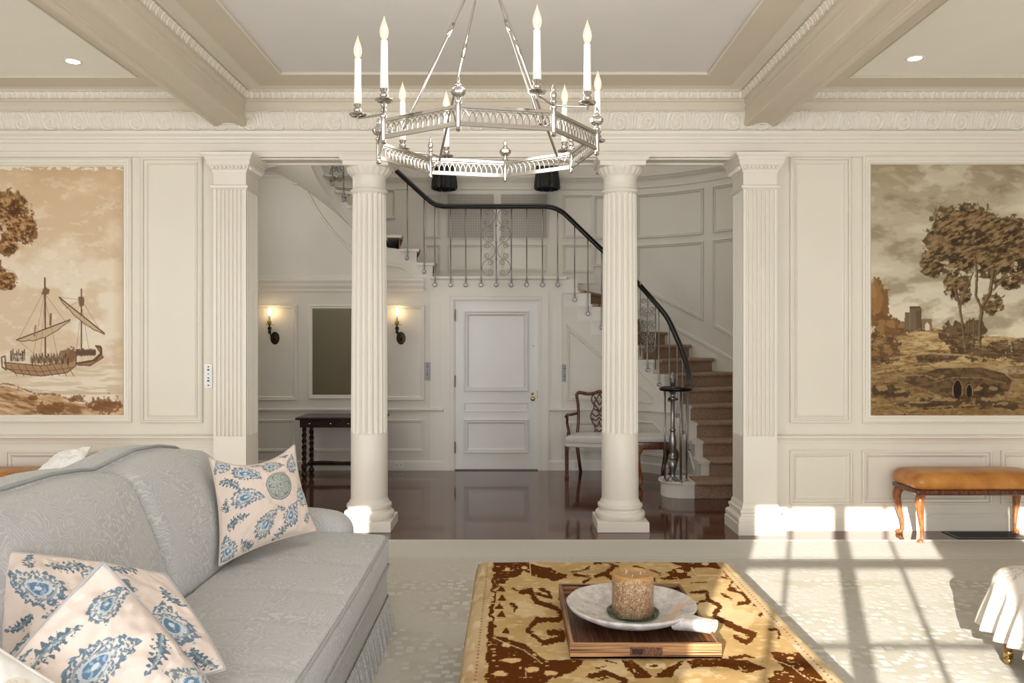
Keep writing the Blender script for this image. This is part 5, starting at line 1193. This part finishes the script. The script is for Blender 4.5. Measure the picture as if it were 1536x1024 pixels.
# ------------------------------------------------------------------ chandelier
cx_,cy_,cz_,R0=-.118,3.5,2.405,.487
cl=thing('chandelier','polished nickel octagonal chandelier with pierced gallery and eight electric candles','chandelier',(cx_,cy_,cz_))
def vp(a,r=R0): a=rad(a); return (r*math.sin(a),-r*math.cos(a))
A_=[-10+45*i for i in range(8)]
for i,a in enumerate(A_):
    (x0,y0),(x1,y1)=vp(a),vp(A_[(i+1)%8]); L=math.dist((x0,y0),(x1,y1)); ux,uy=(x1-x0)/L,(y1-y0)/L; g=lambda s_,z:(x0+ux*s_,y0+uy*s_,z)
    mb=MB()
    for z,hh in ((.034,.006),(-.034,.006),(.022,.002),(-.024,.002)):
        nx,ny=-uy,ux; t_=.005 if hh>.003 else .002
        v=[]
        for s_ in (.008,L-.008):
            for (o_,dz) in ((-t_,-hh),(t_,-hh),(t_,hh),(-t_,hh)): p=g(s_,z+dz); v.append((p[0]+nx*o_,p[1]+ny*o_,p[2]))
        mb.add(v,[(0,1,2,3),(7,6,5,4),(0,4,5,1),(1,5,6,2),(2,6,7,3),(3,7,4,0)])
    n=13; st=(L-.03)/n
    for k in range(n-1):
        s0=.015+k*st; mb.tube([g(s0+st*(1-math.cos(PI*j/8)),-.027+.050*math.sin(PI*j/8)**.8) for j in range(9)],.0026,5)
    for s0,e_ in ((.015,1),(L-.015,-1)): mb.tube([g(s0+e_*st*math.cos(PI/2*j/4)*1.0,-.027+.050*math.sin(PI/2*j/4)**.8) for j in range(5)],.0026,5)
    mb.build('gallery_panel',m_nickel,cl,smooth=True,angle=40)
    mb=MB(); mb.lathe([(.006,-.062),(.012,-.056),(.009,-.050),(.0105,-.044),(.0105,.044),(.014,.048),(.014,.054),(.008,.058),(.007,.066)],(x0,y0,0),14)
    if i%2==0: mb.lathe([(.007,.066),(.017,.07),(.025,.082),(.026,.094),(.018,.103),(.010,.107),(.012,.112),(.006,.120),(.009,.128),(.0045,.142),(.001,.146)],(x0,y0,0),20,rmod=lambda r,z,an:r*(1+.12*math.cos(an*6)))
    else: mb.lathe([(.007,.066),(.012,.072),(.012,.08),(.007,.085),(.013,.095),(.012,.108),(.006,.116),(.008,.122),(.004,.138),(.001,.142)],(x0,y0,0),14)
    mb.build('post',m_nickel,cl,smooth=True,angle=45)
    if i%2==1:
        xi,yi=vp(a,R0-.085); xm,ym=vp(a,R0-.04)
        mb=MB(); mb.tube([(x0,y0,0),(xm,ym,-.012),(xi,yi,.0)],.004,6); mb.tube([(xi+.011*math.cos(t_)*math.cos(rad(a)),yi+.011*math.cos(t_)*math.sin(rad(a)),.011*math.sin(t_)) for t_ in [2*PI*j/14 for j in range(14)]],.0025,6,closed=True)
        mb.tube([(xi,yi,.006),(0,0,.83)],.0058,8); f1=(xi*.45,yi*.45,.006+.824*.55); mb.tube([(xi*.47,yi*.47,.83*.53),(xi*.40,yi*.40,.83*.60)],.0085,8); mb.build('suspension_rod',m_nickel,cl,smooth=True)
        for da in (-65,65):
            ax_,ay_=math.sin(rad(a+da)),-math.cos(rad(a+da)); L2=.135; ex,ey=x0+ax_*L2,y0+ay_*L2
            mb=MB(); mb.tube([(x0,y0,.060),(x0+ax_*.05,y0+ay_*.05,.060),(ex,ey,.062)],.005,8); mb.tube([(ex,ey,.052),(ex,ey,.072)],.006,8)
            mb.lathe([(.005,.066),(.03,.070),(.036,.076),(.034,.079),(.012,.076),(.010,.082),(.017,.092),(.017,.098),(.011,.104),(.015,.112),(.018,.118),(.014,.121)],(ex,ey,0),20); arm=mb.build('candle_arm',m_nickel,cl,smooth=True,angle=45); MB().lathe([(.001,.318),(.0045,.326),(.005,.345),(.003,.362),(.0008,.366)],(ex,ey,0),8).build('filament',m_fil,arm)
            MB().lathe([(.0165,.118),(.0145,.20),(.0135,.305),(.0115,.307)],(ex,ey,0),18).build('candle_sleeve',m_candle,arm,smooth=True)
            MB().lathe([(.006,.306),(.0135,.318),(.0175,.334),(.0165,.350),(.010,.372),(.0035,.390),(.0008,.402)],(ex,ey,0),16).build('bulb',m_bulb,arm,smooth=True)
mb=MB(); mb.lathe([(.005,.815),(.02,.82),(.028,.835),(.018,.85),(.008,.86),(.006,1.10)],(0,0,0),18); mb.lathe([(.006,1.09),(.03,1.11),(.06,1.135),(.062,1.154)],(0,0,0),28); mb.build('stem_and_canopy',m_nickel,cl,smooth=True,angle=45)

# ------------------------------------------------------------------ window wall behind the camera, side walls
YW=-1.5; wins=[(-5.6,-4.1),(-1.01,.42),(1.06,2.5),(3.1,4.6)]
mb=MB(); xs_=[-6.2]+[v for w_ in wins for v in w_]+[6.2]
for i in range(0,len(xs_),2): mb.box(xs_[i],xs_[i+1],YW-.05,YW,0,3.7)
for a,b in wins: mb.box(a,b,YW-.05,YW,2.9,3.7); mb.box(a,b,YW-.05,YW,0,.1)
struct(mb.build('wall_window_side',m_wall))
for n_,(a,b) in enumerate(wins):
    mb=MB(); 
    mc=-.353 if n_==1 else a+(b-a)/2; u=(b-a)/4
    for x,w_ in ((a,.03),(b,.03),(mc+.05,.05)): mb.box(x-w_,x+w_,YW-.045,YW-.005,.1,2.9)
    for x in ((-.706,b-.35) if n_==1 else (a+u,b-u)): mb.box(x-.011,x+.011,YW-.04,YW-.01,.1,2.9)
    mb.box(a,b,YW-.045,YW-.005,2.32,2.394)
    for z in (1.86,1.39,.93,.47): mb.box(a,b,YW-.04,YW-.01,z-.011,z+.011)
    mb.box(a,b,YW-.045,YW-.005,2.87,2.9)
    struct(mb.build('window_%d'%(n_+1),m_white))
mb=MB(); mb.box(-6.3,-6.2,-1.9,W+.3,0,3.7); struct(mb.build('wall_left',m_wall))
mb=MB(); mb.box(6.2,6.3,-1.9,W+.3,0,3.7); struct(mb.build('wall_right',m_wall))

# ------------------------------------------------------------------ light
sc=bpy.context.scene
w=bpy.data.worlds.new('World'); sc.world=w; w.use_nodes=True; bg=w.node_tree.nodes['Background']; bg.inputs[0].default_value=(.80,.90,1,1); bg.inputs[1].default_value=2.0
def light(typ,name,loc,energy,col,**k):
    l=bpy.data.lights.new(name,typ); l.energy=energy; l.color=col
    for a,b in k.items(): setattr(l,a,b)
    o=bpy.data.objects.new(name,l); C.objects.link(o); o.location=loc; return o
su=light('SUN','sun',(0,-5,6),11.5,(1,.95,.87),angle=math.radians(.35)); su.rotation_euler=Vector((.37,1,-.332)).to_track_quat('-Z','Y').to_euler()
def aim(o,d): o.rotation_euler=Vector(d).to_track_quat('-Z','Y').to_euler()
for n_,(a,b) in enumerate(wins):
    o=light('AREA','window_daylight',((a+b)/2,YW+.03,1.5),(125,90,50,36)[n_],(.98,.98,1),shape='RECTANGLE',size=b-a,size_y=2.7); aim(o,(0,1,0))
o=light('AREA','hall_top_fill',(0,9.0,TH-.05),36,(1,.96,.90),shape='RECTANGLE',size=3.5,size_y=2.5)  # added fill lamp under the closed hall ceiling, no skylight there
o=light('AREA','hall_side_fill',(-3.3,7.9,3.4),18,(1,.97,.93),shape='RECTANGLE',size=1.2,size_y=1.6); aim(o,(1,.1,-.1))  # added fill lamp brightening the hall from the left, no window in that wall
o=light('POINT','chandelier_glow',(cx_,cy_,2.70),24,(1,.93,.84),shadow_soft_size=.40)

cam=bpy.data.cameras.new('camera'); co=bpy.data.objects.new('camera',cam); C.objects.link(co); sc.camera=co
co.location=(0,0,1.55); co.rotation_euler=(PI/2,0,0); cam.sensor_width=36; cam.lens=36*F/1536; cam.clip_start=.05; cam.clip_end=60
sc.view_settings.view_transform='Standard'; sc.view_settings.look='None'; sc.view_settings.exposure=.13; sc.view_settings.gamma=1; sc.view_settings.use_curve_mapping=False
sc.cycles.use_denoising=True; sc.cycles.max_bounces=8; sc.cycles.diffuse_bounces=4; sc.cycles.sample_clamp_indirect=8; sc.cycles.caustics_reflective=False; sc.cycles.caustics_refractive=False
